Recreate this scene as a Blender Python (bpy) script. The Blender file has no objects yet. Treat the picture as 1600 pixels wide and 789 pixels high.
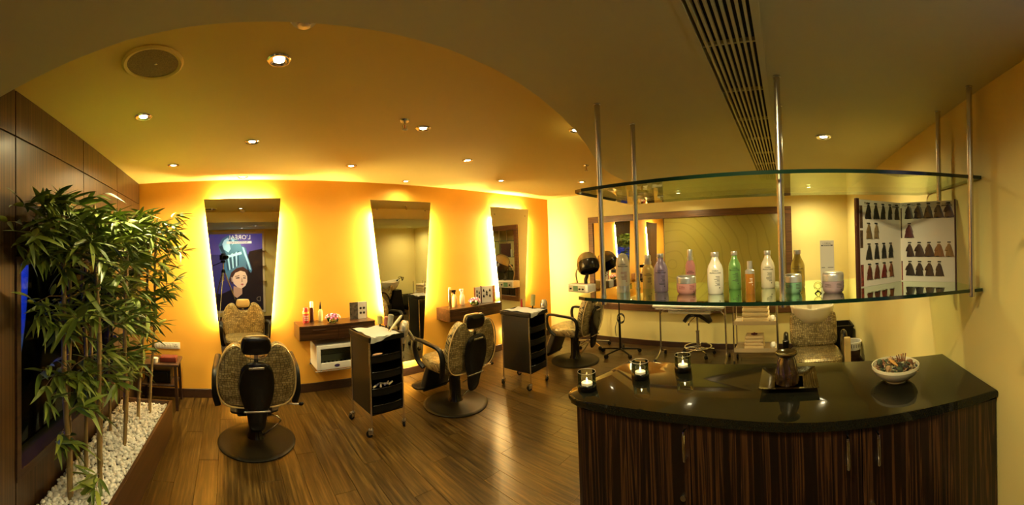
import bpy, bmesh, math, random
from mathutils import Vector, Matrix
SC = bpy.context.scene
COL = SC.collection
R = math.radians
PI = math.pi
random.seed(7)

# ------------------------------------------------------------------ camera (stitched panorama: cylindrical lens)
F = 556.6
cam = bpy.data.cameras.new('camera')
cam.type = 'PANO'
cam.panorama_type = 'CENTRAL_CYLINDRICAL'
cam.central_cylindrical_radius = 1.0
cam.central_cylindrical_range_u_min = -800 / F
cam.central_cylindrical_range_u_max = 800 / F
cam.central_cylindrical_range_v_min = -(789 - 386.2) / F
cam.central_cylindrical_range_v_max = 386.2 / F
cam.clip_start = 0.02
cam_ob = bpy.data.objects.new('camera', cam)
COL.objects.link(cam_ob)
_r = Vector((0.69826, -0.71504, -0.03404))
_f = Vector((0.71557, 0.69852, 0.00519))
_u = Vector((0.02007, -0.02798, 0.99941))
cam_ob.matrix_world = Matrix(((_r.x, _u.x, -_f.x, 0), (_r.y, _u.y, -_f.y, 0), (_r.z, _u.z, -_f.z, 1.6), (0, 0, 0, 1)))
SC.camera = cam_ob

# ------------------------------------------------------------------ world, exposure
w = bpy.data.worlds.new('night')
SC.world = w
w.use_nodes = True
w.node_tree.nodes['Background'].inputs[0].default_value = (0.004, 0.008, 0.03, 1)
w.node_tree.nodes['Background'].inputs[1].default_value = 1.0
vs = SC.view_settings
vs.view_transform = 'Standard'
vs.look = 'None'
vs.gamma = 1
vs.exposure = 0.5
TUBE = 370.0        # emission of the tubes behind the mirrors
SPOT = 34.0        # watts of a recessed ceiling lamp
SOFT = 30.0        # watts of the wide share of a recessed lamp
WARM = (1.0, 0.72, 0.27)
LAMPC = (1.0, 0.82, 0.40)
try:
    SC.cycles.diffuse_bounces = 6
    SC.cycles.max_bounces = 14
    SC.cycles.transparent_max_bounces = 16
    SC.cycles.transmission_bounces = 12
    SC.cycles.glossy_bounces = 6
    SC.cycles.sample_clamp_indirect = 6
    SC.cycles.use_denoising = True
    SC.cycles.caustics_reflective = False
    SC.cycles.caustics_refractive = False
except Exception:
    pass

# ------------------------------------------------------------------ room measures (metres; y towards the mirror wall)
XA, YB, XC, YR = -1.037, 4.121, 5.202, -0.889
ZC, ZS = 2.496, 2.294


# ------------------------------------------------------------------ materials
def nodes(m):
    m.use_nodes = True
    nt = m.node_tree
    return nt, nt.nodes, nt.links, nt.nodes['Principled BSDF']


def pbr(name, col, rough=0.5, metal=0.0, coat=0.0, trans=0.0, ior=1.45, emit=None, estr=0.0, alpha=1.0, spec=0.5):
    m = bpy.data.materials.new(name)
    nt, N, L, b = nodes(m)
    b.inputs['Base Color'].default_value = (*col, 1)
    b.inputs['Roughness'].default_value = rough
    b.inputs['Metallic'].default_value = metal
    b.inputs['Coat Weight'].default_value = coat
    b.inputs['Coat Roughness'].default_value = 0.06
    b.inputs['Transmission Weight'].default_value = trans
    b.inputs['IOR'].default_value = ior
    b.inputs['Alpha'].default_value = alpha
    b.inputs['Specular IOR Level'].default_value = spec
    if emit:
        b.inputs['Emission Color'].default_value = (*emit, 1)
        b.inputs['Emission Strength'].default_value = estr
    return m


def ramp(N, stops):
    r = N.new('ShaderNodeValToRGB')
    e = r.color_ramp.elements
    while len(e) < len(stops):
        e.new(0.5)
    for k, (p, c) in enumerate(stops):
        e[k].position = p
        e[k].color = (*c, 1)
    return r


def coords(N, L, scale, rot=(0, 0, 0), kind='Object'):
    t = N.new('ShaderNodeTexCoord')
    mp = N.new('ShaderNodeMapping')
    mp.inputs['Scale'].default_value = scale
    mp.inputs['Rotation'].default_value = rot
    L.new(t.outputs[kind], mp.inputs['Vector'])
    return mp.outputs[0]


def add_bump(N, L, b, src, strength, dist=0.01):
    bp = N.new('ShaderNodeBump')
    bp.inputs['Strength'].default_value = strength
    bp.inputs['Distance'].default_value = dist
    L.new(src, bp.inputs['Height'])
    L.new(bp.outputs[0], b.inputs['Normal'])


def streaked(name, scale, stops, rough=0.3, coat=0.3, bump=0.0, random_tone=0.0, det=6, dist=1.2):
    """wood: noise stretched along one axis by SCALE"""
    m = bpy.data.materials.new(name)
    nt, N, L, b = nodes(m)
    v = coords(N, L, scale)
    if random_tone:
        oi = N.new('ShaderNodeObjectInfo')
        ad = N.new('ShaderNodeVectorMath')
        ad.operation = 'ADD'
        sc = N.new('ShaderNodeVectorMath')
        sc.operation = 'SCALE'
        cx = N.new('ShaderNodeCombineXYZ')
        for k in range(3):
            L.new(oi.outputs['Random'], cx.inputs[k])
        L.new(cx.outputs[0], sc.inputs[0])
        sc.inputs['Scale'].default_value = 57.0
        L.new(v, ad.inputs[0])
        L.new(sc.outputs[0], ad.inputs[1])
        v = ad.outputs[0]
    n = N.new('ShaderNodeTexNoise')
    n.inputs['Scale'].default_value = 1.0
    n.inputs['Detail'].default_value = det
    n.inputs['Roughness'].default_value = 0.6
    n.inputs['Distortion'].default_value = dist
    L.new(v, n.inputs['Vector'])
    r = ramp(N, stops)
    L.new(n.outputs[0], r.inputs[0])
    c = r.outputs[0]
    if random_tone:
        hs = N.new('ShaderNodeHueSaturation')
        mr = N.new('ShaderNodeMapRange')
        mr.inputs['To Min'].default_value = 1 - random_tone
        mr.inputs['To Max'].default_value = 1 + random_tone
        L.new(oi.outputs['Random'], mr.inputs[0])
        L.new(mr.outputs[0], hs.inputs['Value'])
        L.new(c, hs.inputs['Color'])
        c = hs.outputs[0]
    L.new(c, b.inputs['Base Color'])
    b.inputs['Roughness'].default_value = rough
    b.inputs['Coat Weight'].default_value = coat
    b.inputs['Coat Roughness'].default_value = 0.15
    if bump:
        add_bump(N, L, b, n.outputs[0], bump, 0.004)
    return m


def mottled(name, c1, c2, scale, rough=0.6, bump=0.0, metal=0.0, coat=0.0, kind='Object'):
    m = bpy.data.materials.new(name)
    nt, N, L, b = nodes(m)
    v = coords(N, L, (scale,) * 3, kind=kind)
    n = N.new('ShaderNodeTexNoise')
    n.inputs['Detail'].default_value = 5
    n.inputs['Scale'].default_value = 1
    L.new(v, n.inputs['Vector'])
    r = ramp(N, [(0.3, c1), (0.7, c2)])
    L.new(n.outputs[0], r.inputs[0])
    L.new(r.outputs[0], b.inputs['Base Color'])
    b.inputs['Roughness'].default_value = rough
    b.inputs['Metallic'].default_value = metal
    b.inputs['Coat Weight'].default_value = coat
    if bump:
        add_bump(N, L, b, n.outputs[0], bump, 0.005)
    return m


M = {}
M['orange_wall'] = mottled('orange_wall_paint', (0.86, 0.43, 0.045), (0.89, 0.455, 0.05), 3, 0.7)
M['cream_wall'] = mottled('cream_wall_paint', (0.76, 0.66, 0.27), (0.79, 0.69, 0.29), 3, 0.7)
M['ceiling'] = mottled('ceiling_paint', (0.80, 0.63, 0.21), (0.82, 0.65, 0.22), 2, 0.8)
M['soffit'] = mottled('soffit_paint', (0.72, 0.68, 0.36), (0.75, 0.71, 0.38), 2, 0.8)
M['floor'] = streaked('floor_board', (60, 3.0, 10), [(0.30, (0.012, 0.006, 0.0015)), (0.5, (0.042, 0.023, 0.005)), (0.70, (0.105, 0.060, 0.014))], 0.30, 0.04, 0.0, 0.16, dist=0.12)
M['floor'].node_tree.nodes['Principled BSDF'].inputs['Specular IOR Level'].default_value = 0.35
M['wall_wood'] = streaked('brown_striped_veneer', (6, 75, 0.5), [(0.32, (0.016, 0.007, 0.002)), (0.5, (0.045, 0.021, 0.006)), (0.68, (0.095, 0.048, 0.014))], 0.38, 0.1, 0, 0.1, dist=0.3)
M['ebony'] = streaked('ebony_striped_veneer', (3, 44, 0.75), [(0.44, (0.007, 0.003, 0.002)), (0.52, (0.018, 0.007, 0.004)), (0.565, (0.085, 0.035, 0.012)), (0.61, (0.016, 0.006, 0.004))], 0.34, 0.15, 0, 0.1, det=1.6, dist=0.9)
M['console_wood'] = streaked('console_veneer', (1.0, 30, 34), [(0.33, (0.014, 0.006, 0.0025)), (0.5, (0.04, 0.016, 0.006)), (0.68, (0.085, 0.036, 0.012))], 0.28, 0.3, 0, 0, dist=0.3)
M['frame_wood'] = streaked('frame_veneer', (8, 2, 40), [(0.33, (0.05, 0.022, 0.008)), (0.6, (0.13, 0.058, 0.018))], 0.35, 0.2)
M['dark_wood'] = streaked('dark_stained_wood', (8, 2, 30), [(0.3, (0.025, 0.011, 0.006)), (0.7, (0.06, 0.026, 0.012))], 0.4, 0.15)
M['planter_wood'] = streaked('planter_board', (12, 1.2, 20), [(0.3, (0.04, 0.018, 0.007)), (0.7, (0.11, 0.05, 0.018))], 0.35, 0.2)
M['granite'] = mottled('black_granite', (0.005, 0.005, 0.003), (0.016, 0.015, 0.009), 260, 0.045)
M['granite'].node_tree.nodes['Principled BSDF'].inputs['Specular IOR Level'].default_value = 0.30
M['black'] = pbr('black_plastic', (0.007, 0.0065, 0.005), 0.40, spec=0.22)
M['black_gloss'] = pbr('gloss_black_plastic', (0.006, 0.005, 0.004), 0.16, spec=0.4)
M['black_leather'] = mottled('black_leather', (0.012, 0.011, 0.01), (0.022, 0.02, 0.018), 120, 0.35, 0.2)
M['black_metal'] = pbr('dark_metal', (0.008, 0.007, 0.004), 0.42, 0.0, spec=0.14)
M['chrome'] = pbr('chrome', (0.78, 0.76, 0.72), 0.14, 1.0)
M['steel'] = pbr('brushed_steel', (0.60, 0.57, 0.52), 0.27, 1.0)
M['silver'] = pbr('silver_cap', (0.62, 0.60, 0.58), 0.3, 0.75)
M['gold_pad'] = pbr('gold_pad', (0.62, 0.46, 0.20), 0.3, 0.2, coat=0.4)
M['mirror'] = pbr('mirror_silver', (0.80, 0.80, 0.74), 0.01, 1.0)
M['mirror_edge'] = pbr('mirror_glass_edge', (0.08, 0.10, 0.07), 0.2)
M['glass'] = pbr('clear_glass', (0.95, 1.0, 0.95), 0.0, trans=1.0, ior=1.45)
M['tube'] = pbr('tube_lamp', (1, 0.9, 0.7), 0.5, emit=WARM, estr=TUBE)
M['lamp_glow'] = pbr('lamp_glow', (1, 0.9, 0.7), 0.5, emit=(1.0, 0.86, 0.55), estr=22)
M['white_plastic'] = pbr('white_plastic', (0.75, 0.73, 0.66), 0.35, coat=0.2)
M['white_paint'] = pbr('white_paint', (0.72, 0.70, 0.62), 0.5)
M['towel'] = mottled('cream_terry', (0.80, 0.64, 0.34), (0.88, 0.72, 0.42), 90, 0.95, 0.6)
M['towel_white'] = mottled('white_terry', (0.80, 0.78, 0.70), (0.88, 0.86, 0.78), 90, 0.95, 0.6)
M['ceramic'] = pbr('cream_ceramic', (0.74, 0.68, 0.50), 0.18, coat=0.5)
M['pebble'] = mottled('white_pebble', (0.84, 0.82, 0.76), (0.93, 0.91, 0.86), 30, 0.45)
M['soil'] = mottled('dark_planting_bed', (0.03, 0.02, 0.012), (0.07, 0.05, 0.03), 30, 0.9)
M['wax'] = pbr('candle_wax', (0.9, 0.85, 0.7), 0.4, emit=(1.0, 0.66, 0.32), estr=0.3)
M['flame'] = pbr('candle_flame', (1, 0.7, 0.3), 0.5, emit=(1.0, 0.72, 0.34), estr=22)
M['print'] = pbr('dark_print', (0.03, 0.03, 0.03), 0.5)
M['print_red'] = pbr('wine_print', (0.25, 0.04, 0.05), 0.5)
M['paper'] = pbr('coated_paper', (0.72, 0.68, 0.60), 0.45)
M['vent_slot'] = pbr('vent_dark', (0.01, 0.008, 0.006), 0.8)
M['flower_pink'] = pbr('pink_petal', (0.75, 0.12, 0.24), 0.5)
M['flower_white'] = pbr('white_petal', (0.85, 0.75, 0.68), 0.5)
M['flower_purple'] = pbr('purple_petal', (0.45, 0.06, 0.30), 0.5)
M['flower_leaf'] = pbr('posy_leaf', (0.10, 0.28, 0.04), 0.45)


def croc():
    m = bpy.data.materials.new('gold_crocodile_vinyl')
    nt, N, L, b = nodes(m)
    t = N.new('ShaderNodeTexCoord')
    sp = N.new('ShaderNodeSeparateXYZ')
    L.new(t.outputs['Object'], sp.inputs[0])
    ad = N.new('ShaderNodeMath')
    ad.operation = 'SUBTRACT'
    L.new(sp.outputs[2], ad.inputs[0])
    L.new(sp.outputs[1], ad.inputs[1])
    cx = N.new('ShaderNodeCombineXYZ')
    L.new(sp.outputs[0], cx.inputs[0])
    L.new(ad.outputs[0], cx.inputs[1])
    n0 = N.new('ShaderNodeTexNoise')
    n0.inputs['Scale'].default_value = 6
    L.new(cx.outputs[0], n0.inputs['Vector'])
    vm = N.new('ShaderNodeVectorMath')
    vm.operation = 'MULTIPLY_ADD'
    vm.inputs[1].default_value = (0.07, 0.07, 0.0)
    L.new(n0.outputs['Color'], vm.inputs[0])
    L.new(cx.outputs[0], vm.inputs[2])
    br = N.new('ShaderNodeTexBrick')
    br.offset = 0.12
    br.squash = 0.8
    br.squash_frequency = 3
    br.inputs['Scale'].default_value = 1.0
    br.inputs['Brick Width'].default_value = 0.027
    br.inputs['Row Height'].default_value = 0.021
    br.inputs['Mortar Size'].default_value = 0.0021
    br.inputs['Mortar Smooth'].default_value = 0.6
    br.inputs['Color1'].default_value = (0.56, 0.45, 0.20, 1)
    br.inputs['Color2'].default_value = (0.26, 0.19, 0.07, 1)
    br.inputs['Mortar'].default_value = (0.02, 0.012, 0.004, 1)
    L.new(vm.outputs[0], br.inputs['Vector'])
    n = N.new('ShaderNodeTexNoise')
    n.inputs['Scale'].default_value = 14
    n.inputs['Detail'].default_value = 4
    L.new(t.outputs['Object'], n.inputs['Vector'])
    r2 = ramp(N, [(0.40, (0.30, 0.27, 0.24)), (0.60, (1, 1, 1))])
    L.new(n.outputs[0], r2.inputs[0])
    mx = N.new('ShaderNodeMixRGB')
    mx.blend_type = 'MULTIPLY'
    mx.inputs[0].default_value = 0.5
    L.new(br.outputs['Color'], mx.inputs[1])
    L.new(r2.outputs[0], mx.inputs[2])
    L.new(mx.outputs[0], b.inputs['Base Color'])
    b.inputs['Roughness'].default_value = 0.30
    b.inputs['Metallic'].default_value = 0.3
    b.inputs['Coat Weight'].default_value = 0.4
    inv = N.new('ShaderNodeMath')
    inv.operation = 'SUBTRACT'
    inv.inputs[0].default_value = 1.0
    L.new(br.outputs['Fac'], inv.inputs[1])
    add_bump(N, L, b, inv.outputs[0], 0.45, 0.003)
    return m


M['croc'] = croc()


def leafmat(name, a, bb):
    m = bpy.data.materials.new(name)
    nt, N, L, b = nodes(m)
    oi = N.new('ShaderNodeObjectInfo')
    r = ramp(N, [(0.0, a), (1.0, bb)])
    L.new(oi.outputs['Random'], r.inputs[0])
    L.new(r.outputs[0], b.inputs['Base Color'])
    b.inputs['Roughness'].default_value = 0.42
    return m


M['leaf'] = leafmat('bamboo_leaf', (0.07, 0.12, 0.014), (0.24, 0.32, 0.045))


def culm():
    m = bpy.data.materials.new('bamboo_culm')
    nt, N, L, b = nodes(m)
    v = coords(N, L, (30, 30, 4))
    n = N.new('ShaderNodeTexNoise')
    n.inputs['Scale'].default_value = 1.0
    n.inputs['Detail'].default_value = 6
    L.new(v, n.inputs['Vector'])
    r = ramp(N, [(0.3, (0.11, 0.07, 0.02)), (0.55, (0.30, 0.20, 0.07)), (0.75, (0.42, 0.31, 0.12))])
    L.new(n.outputs[0], r.inputs[0])
    L.new(r.outputs[0], b.inputs['Base Color'])
    b.inputs['Roughness'].default_value = 0.45
    return m


M['culm'] = culm()


def shelf_glass(ior=1.8, name='green_float_glass'):
    m = bpy.data.materials.new(name)
    nt, N, L, b = nodes(m)
    N.remove(b)
    out = [n for n in N if n.type == 'OUTPUT_MATERIAL'][0]
    fr = N.new('ShaderNodeFresnel')
    fr.inputs['IOR'].default_value = ior
    tr = N.new('ShaderNodeBsdfTransparent')
    tr.inputs[0].default_value = (0.93, 0.97, 0.86, 1)
    gl = N.new('ShaderNodeBsdfGlossy')
    gl.inputs['Roughness'].default_value = 0.01
    gl.inputs['Color'].default_value = (0.85, 0.95, 0.8, 1)
    mx = N.new('ShaderNodeMixShader')
    L.new(fr.outputs[0], mx.inputs[0])
    L.new(tr.outputs[0], mx.inputs[1])
    L.new(gl.outputs[0], mx.inputs[2])
    L.new(mx.outputs[0], out.inputs['Surface'])
    return m


M['shelf_glass'] = shelf_glass()
M['shelf_edge'] = pbr('polished_glass_edge', (0.004, 0.018, 0.010), 0.12, coat=0.5)
M['cup_glass'] = shelf_glass(1.45, 'thin_clear_glass')
M['window_glass'] = shelf_glass(1.18, 'window_glass')


def etched():
    m = bpy.data.materials.new('olive_back_painted_glass')
    nt, N, L, b = nodes(m)
    v = coords(N, L, (1, 1, 1))
    v.node.inputs['Location'].default_value = (0, -0.82, 0.05)
    wv = N.new('ShaderNodeTexWave')
    wv.wave_type = 'RINGS'
    wv.rings_direction = 'X'
    wv.inputs['Scale'].default_value = 2.2
    wv.inputs['Distortion'].default_value = 3.5
    wv.inputs['Detail'].default_value = 0.6
    wv.inputs['Detail Scale'].default_value = 1.2
    L.new(v, wv.inputs['Vector'])
    r = ramp(N, [(0.93, (0.24, 0.20, 0.04)), (0.995, (0.205, 0.17, 0.034))])
    L.new(wv.outputs[0], r.inputs[0])
    L.new(r.outputs[0], b.inputs['Base Color'])
    b.inputs['Roughness'].default_value = 0.12
    b.inputs['Coat Weight'].default_value = 0.6
    b.inputs['Coat Roughness'].default_value = 0.02
    return m


M['etched'] = etched()


# ------------------------------------------------------------------ mesh helpers
class MB:
    def __init__(s):
        s.bm = bmesh.new()

    def box(s, lo, hi, mat=0, bev=0.0, M4=None):
        r = bmesh.ops.create_cube(s.bm, size=1)
        vs_ = r['verts']
        c = [(a + b) / 2 for a, b in zip(lo, hi)]
        d = [abs(b - a) for a, b in zip(lo, hi)]
        for v in vs_:
            v.co = Vector((v.co.x * d[0] + c[0], v.co.y * d[1] + c[1], v.co.z * d[2] + c[2]))
        fs = {f for v in vs_ for f in v.link_faces}
        if bev > 0:
            es = list({e for v in vs_ for e in v.link_edges})
            g = bmesh.ops.bevel(s.bm, geom=es, offset=min(bev, min(d) * 0.49), segments=3, profile=0.6, affect='EDGES')
            vs_ = list({v for f in g['faces'] for v in f.verts} | {v for v in vs_ if v.is_valid})
            fs = {f for v in vs_ for f in v.link_faces}
        for f in fs:
            f.material_index = mat
        if M4 is not None:
            for v in vs_:
                v.co = M4 @ v.co
        return vs_

    def rings(s, rings, mat=0, cap=True, closed=True):
        vr = [[s.bm.verts.new(p) for p in r] for r in rings]
        n = len(vr[0])
        for a, b in zip(vr, vr[1:]):
            for k in range(n if closed else n - 1):
                f = s.bm.faces.new((a[k], a[(k + 1) % n], b[(k + 1) % n], b[k]))
                f.material_index = mat
        if cap:
            for r, rev in ((vr[0], True), (vr[-1], False)):
                f = s.bm.faces.new(list(reversed(r)) if rev else r)
                f.material_index = mat

    def lathe(s, prof, n=24, mat=0, c=(0, 0, 0), cap=True, M4=None):
        rr = []
        for (r, z) in prof:
            ring = []
            for k in range(n):
                a = 2 * PI * k / n
                p = Vector((c[0] + max(r, 1e-4) * math.cos(a), c[1] + max(r, 1e-4) * math.sin(a), c[2] + z))
                ring.append(M4 @ p if M4 is not None else p)
            rr.append(ring)
        s.rings(rr, mat, cap)

    def tube(s, pts, r, n=10, mat=0, closed=False):
        pts = [Vector(p) for p in pts]
        rad = r if isinstance(r, (list, tuple)) else [r] * len(pts)
        rings = []
        up = None
        m = len(pts)
        for i, p in enumerate(pts):
            if closed:
                t = (pts[(i + 1) % m] - pts[i - 1]).normalized()
            else:
                t = (pts[min(i + 1, m - 1)] - pts[max(i - 1, 0)]).normalized()
            if up is None:
                up = t.orthogonal().normalized()
            up = (up - t * up.dot(t))
            up = up.normalized() if up.length > 1e-6 else t.orthogonal().normalized()
            sd = t.cross(up)
            rings.append([p + (up * math.cos(2 * PI * k / n) + sd * math.sin(2 * PI * k / n)) * rad[i] for k in range(n)])
        if closed:
            rings.append(rings[0])
            s.rings(rings, mat, cap=False)
            bmesh.ops.remove_doubles(s.bm, verts=s.bm.verts, dist=1e-6)
        else:
            s.rings(rings, mat)

    def cyl(s, a, b, r, n=12, mat=0, r2=None):
        s.tube([a, b], [r, r if r2 is None else r2], n, mat)

    def ball(s, c, r, sub=2, mat=0, M4=None):
        g = bmesh.ops.create_icosphere(s.bm, subdivisions=sub, radius=1)
        rr = r if isinstance(r, (tuple, list)) else (r, r, r)
        fs = set()
        for v in g['verts']:
            p = Vector((v.co.x * rr[0], v.co.y * rr[1], v.co.z * rr[2]))
            if M4 is not None:
                p = M4 @ p
            v.co = p + Vector(c)
            fs |= set(v.link_faces)
        for f in fs:
            f.material_index = mat

    def prism(s, poly, axis, a, b, mat=0, bev=0.0):
        """poly in the two other axes (cyclic order), extruded along AXIS from a to b"""
        def P(u, v, t):
            if axis == 'x':
                return (t, u, v)
            if axis == 'y':
                return (u, t, v)
            return (u, v, t)
        ra = [s.bm.verts.new(P(u, v, a)) for u, v in poly]
        rb = [s.bm.verts.new(P(u, v, b)) for u, v in poly]
        n = len(poly)
        fs = [s.bm.faces.new(ra), s.bm.faces.new(list(reversed(rb)))]
        for k in range(n):
            fs.append(s.bm.faces.new((ra[k], rb[k], rb[(k + 1) % n], ra[(k + 1) % n])))
        for f in fs:
            f.material_index = mat
        if bev > 0:
            es = [e for e in fs[0].edges] + [e for e in fs[1].edges]
            g = bmesh.ops.bevel(s.bm, geom=es, offset=bev, segments=3, profile=0.5, affect='EDGES')
            for f in g['faces']:
                f.material_index = mat

    def quad(s, pts, mat=0):
        f = s.bm.faces.new([s.bm.verts.new(p) for p in pts])
        f.material_index = mat

    def mesh(s, name, mats, smooth=True, ang=38):
        bmesh.ops.recalc_face_normals(s.bm, faces=s.bm.faces)
        if smooth:
            for f in s.bm.faces:
                f.smooth = True
            for e in s.bm.edges:
                if len(e.link_faces) == 2 and e.calc_face_angle(0) > R(ang):
                    e.smooth = False
        me = bpy.data.meshes.new(name)
        s.bm.to_mesh(me)
        s.bm.free()
        for m in (mats if isinstance(mats, (list, tuple)) else [mats]):
            me.materials.append(M[m] if isinstance(m, str) else m)
        return me


def link(name, me, parent=None, loc=(0, 0, 0), rot=(0, 0, 0)):
    o = bpy.data.objects.new(name, me)
    COL.objects.link(o)
    o.location = loc
    o.rotation_euler = rot
    if parent is not None:
        o.parent = parent
    return o


def obj(name, mb, mats, parent=None, loc=(0, 0, 0), rot=(0, 0, 0), smooth=True, ang=38):
    return link(name, mb.mesh(name, mats, smooth, ang), parent, loc, rot)


def tag(o, label, cat, group=None, kind=None):
    if label:
        o['label'] = label
    if cat:
        o['category'] = cat
    if group:
        o['group'] = group
    if kind:
        o['kind'] = kind
    return o


def thing(name, label, cat, loc=(0, 0, 0), rotz=0, group=None):
    o = bpy.data.objects.new(name, None)
    o.empty_display_size = 0.05
    COL.objects.link(o)
    o.location = loc
    o.rotation_euler = (0, 0, rotz)
    return tag(o, label, cat, group)


def struct(name, mb, mats, parent=None, smooth=False):
    o = obj(name, mb, mats, parent, smooth=smooth)
    if parent is None:
        o['kind'] = 'structure'
    return o


KIDS = {}


def children(o):
    return [c for c in bpy.data.objects if c.parent == o]


def dup(root, loc, rotz, label, group=None):
    def rec(o, par):
        c = o.copy()
        COL.objects.link(c)
        c.parent = par
        for ch in children(o):
            if ch is not c:
                rec(ch, c)
        return c
    c = rec(root, None)
    c.location = loc
    c.rotation_euler = (0, 0, rotz)
    c['label'] = label
    if group:
        c['group'] = group
    return c


def text_obj(name, body, size, mat, parent, loc, rot, align='CENTER', bend=None, depth=0.0003, sx=1.0):
    """lettering as real mesh; BEND = radius wraps it round a vertical cylinder whose front faces local -y of the text frame"""
    cu = bpy.data.curves.new(name, 'FONT')
    cu.body = body
    cu.size = size
    cu.align_x = align
    cu.align_y = 'CENTER'
    cu.extrude = depth
    cu.resolution_u = 2
    tmp = bpy.data.objects.new('tmp', cu)
    COL.objects.link(tmp)
    dg = bpy.context.evaluated_depsgraph_get()
    me = bpy.data.meshes.new_from_object(tmp.evaluated_get(dg))
    bpy.data.objects.remove(tmp)
    bpy.data.curves.remove(cu)
    me.name = name
    me.materials.clear()
    me.materials.append(M[mat] if isinstance(mat, str) else mat)
    for v in me.vertices:
        x, y, z = v.co.x * sx, v.co.y, v.co.z
        if bend:
            a = x / bend
            rr = bend + z + 0.0004
            v.co = (rr * math.sin(a), -rr * math.cos(a), y)      # upright already
        else:
            v.co = (x, y, z)
    return link(name, me, parent, loc, rot)

# ================================================================== STRUCTURE
# floor: bed slab plus one object per board, boards run towards the mirror wall
b = MB()
b.box((XA - 0.3, YR - 0.3, -0.12), (XC + 0.3, YB + 0.3, -0.011))
floor = struct('floor', b, 'dark_wood')
bw = 0.155
cache = {}


def board_mesh(wd, ln):
    k = (round(wd, 3), round(ln, 3))
    if k not in cache:
        q = MB()
        q.box((0.0009, 0.0009, -0.011), (wd - 0.0009, ln - 0.0009, 0), 0, 0.0)
        bmesh.ops.bevel(q.bm, geom=[e for e in q.bm.edges if all(v.co.z > -0.001 for v in e.verts)], offset=0.0008, segments=1, affect='EDGES')
        cache[k] = q.mesh('floor_board', 'floor', False)
    return cache[k]


rnd = random.Random(3)
x = XA
ci = 0
offs = [0.0, 0.55, 0.95, 0.3, 0.8]
while x < XC - 0.01:
    wd = min(bw, XC - x)
    y = YR - offs[ci % 5]
    while y < YB - 0.01:
        y0, y1 = max(y, YR), min(y + 1.25, YB)
        if y1 - y0 > 0.02:
            link('floor_board', board_mesh(wd, y1 - y0), floor, (x, y0, rnd.uniform(-0.0004, 0)))
        y += 1.25
    x += bw
    ci += 1

# ceiling of the lit recess
b = MB()
b.box((XA - 0.3, YR - 0.3, ZC), (XC + 0.3, YB + 0.3, ZC + 0.1))
struct('ceiling', b, 'ceiling')

# lowered ceiling with the sweeping edge and the slot for the air grille
edge = [(-1.037, 1.245), (-0.92, 1.21), (-0.80, 1.178), (-0.55, 1.117), (-0.30, 1.067), (-0.10, 1.045), (0.10, 1.031), (0.30, 1.014), (0.50, 0.992), (0.72, 0.978),
        (0.94, 0.984), (1.10, 1.002), (1.26, 1.031), (1.52, 1.095), (1.79, 1.178), (2.05, 1.275), (2.29, 1.374), (2.55, 1.478), (2.81, 1.565), (3.05, 1.625), (3.28, 1.659), (3.6, 1.672), (4.2, 1.67), (XC, 1.66)]
outer = [(XA, YR), (XC, YR)] + list(reversed(edge))
GX0, GX1, GY0, GY1 = 0.45, 4.05, 0.085, 0.285
hole = [(GX0, GY0), (GX1, GY0), (GX1, GY1), (GX0, GY1)]
b = MB()
lo = [[b.bm.verts.new((x_, y_, ZS)) for x_, y_ in lp] for lp in (outer, hole)]
es = []
for lp in lo:
    for k in range(len(lp)):
        es.append(b.bm.edges.new((lp[k], lp[(k + 1) % len(lp)])))
bmesh.ops.triangle_fill(b.bm, use_beauty=True, use_dissolve=False, edges=es)
for f in list(b.bm.faces):
    c = f.calc_center_median()
    if GX0 < c.x < GX1 and GY0 < c.y < GY1:
        b.bm.faces.remove(f)
for lp in lo:
    up = [b.bm.verts.new((v.co.x, v.co.y, ZC)) for v in lp]
    for k in range(len(lp)):
        b.bm.faces.new((lp[k], lp[(k + 1) % len(lp)], up[(k + 1) % len(lp)], up[k]))
struct('ceiling_lowered', b, 'soffit')

# walls B (mirror wall), C (end wall), R (counter wall and poster wall)
b = MB()
b.box((XA - 0.2, YB, -0.1), (XC + 0.2, YB + 0.12, ZC))
struct('wall_back', b, 'orange_wall')
b = MB()
b.box((XC, YR - 0.2, -0.1), (XC + 0.12, YB, ZC))
struct('wall_right', b, 'cream_wall')
b = MB()
b.box((XA - 0.2, YR - 0.12, -0.1), (XC, YR, ZC))
struct('wall_front', b, 'cream_wall')

# wall A: striped veneer panels round the dark window
WY0, WY1, WZ0, WZ1 = 1.545, 3.05, 0.50, 1.585
wall_a = MB()
wall_a.box((XA - 0.12, YR, -0.1), (XA - 0.013, WY0 - 0.02, ZC))
wall_a.box((XA - 0.12, WY1 + 0.02, -0.1), (XA - 0.013, YB, ZC))
wall_a.box((XA - 0.12, WY0 - 0.02, -0.1), (XA - 0.013, WY1 + 0.02, WZ0 - 0.02))
wall_a.box((XA - 0.12, WY0 - 0.02, WZ1 + 0.02), (XA - 0.013, WY1 + 0.02, ZC))
wa = struct('wall_left', wall_a, 'dark_wood')


def panel(y0, y1, z0, z1):
    q = MB()
    q.box((XA - 0.013, y0 + 0.004, z0 + 0.004), (XA, y1 - 0.004, z1 - 0.004), 0, 0.002)
    obj('wall_panel', q, 'wall_wood', wa, smooth=False)


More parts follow.
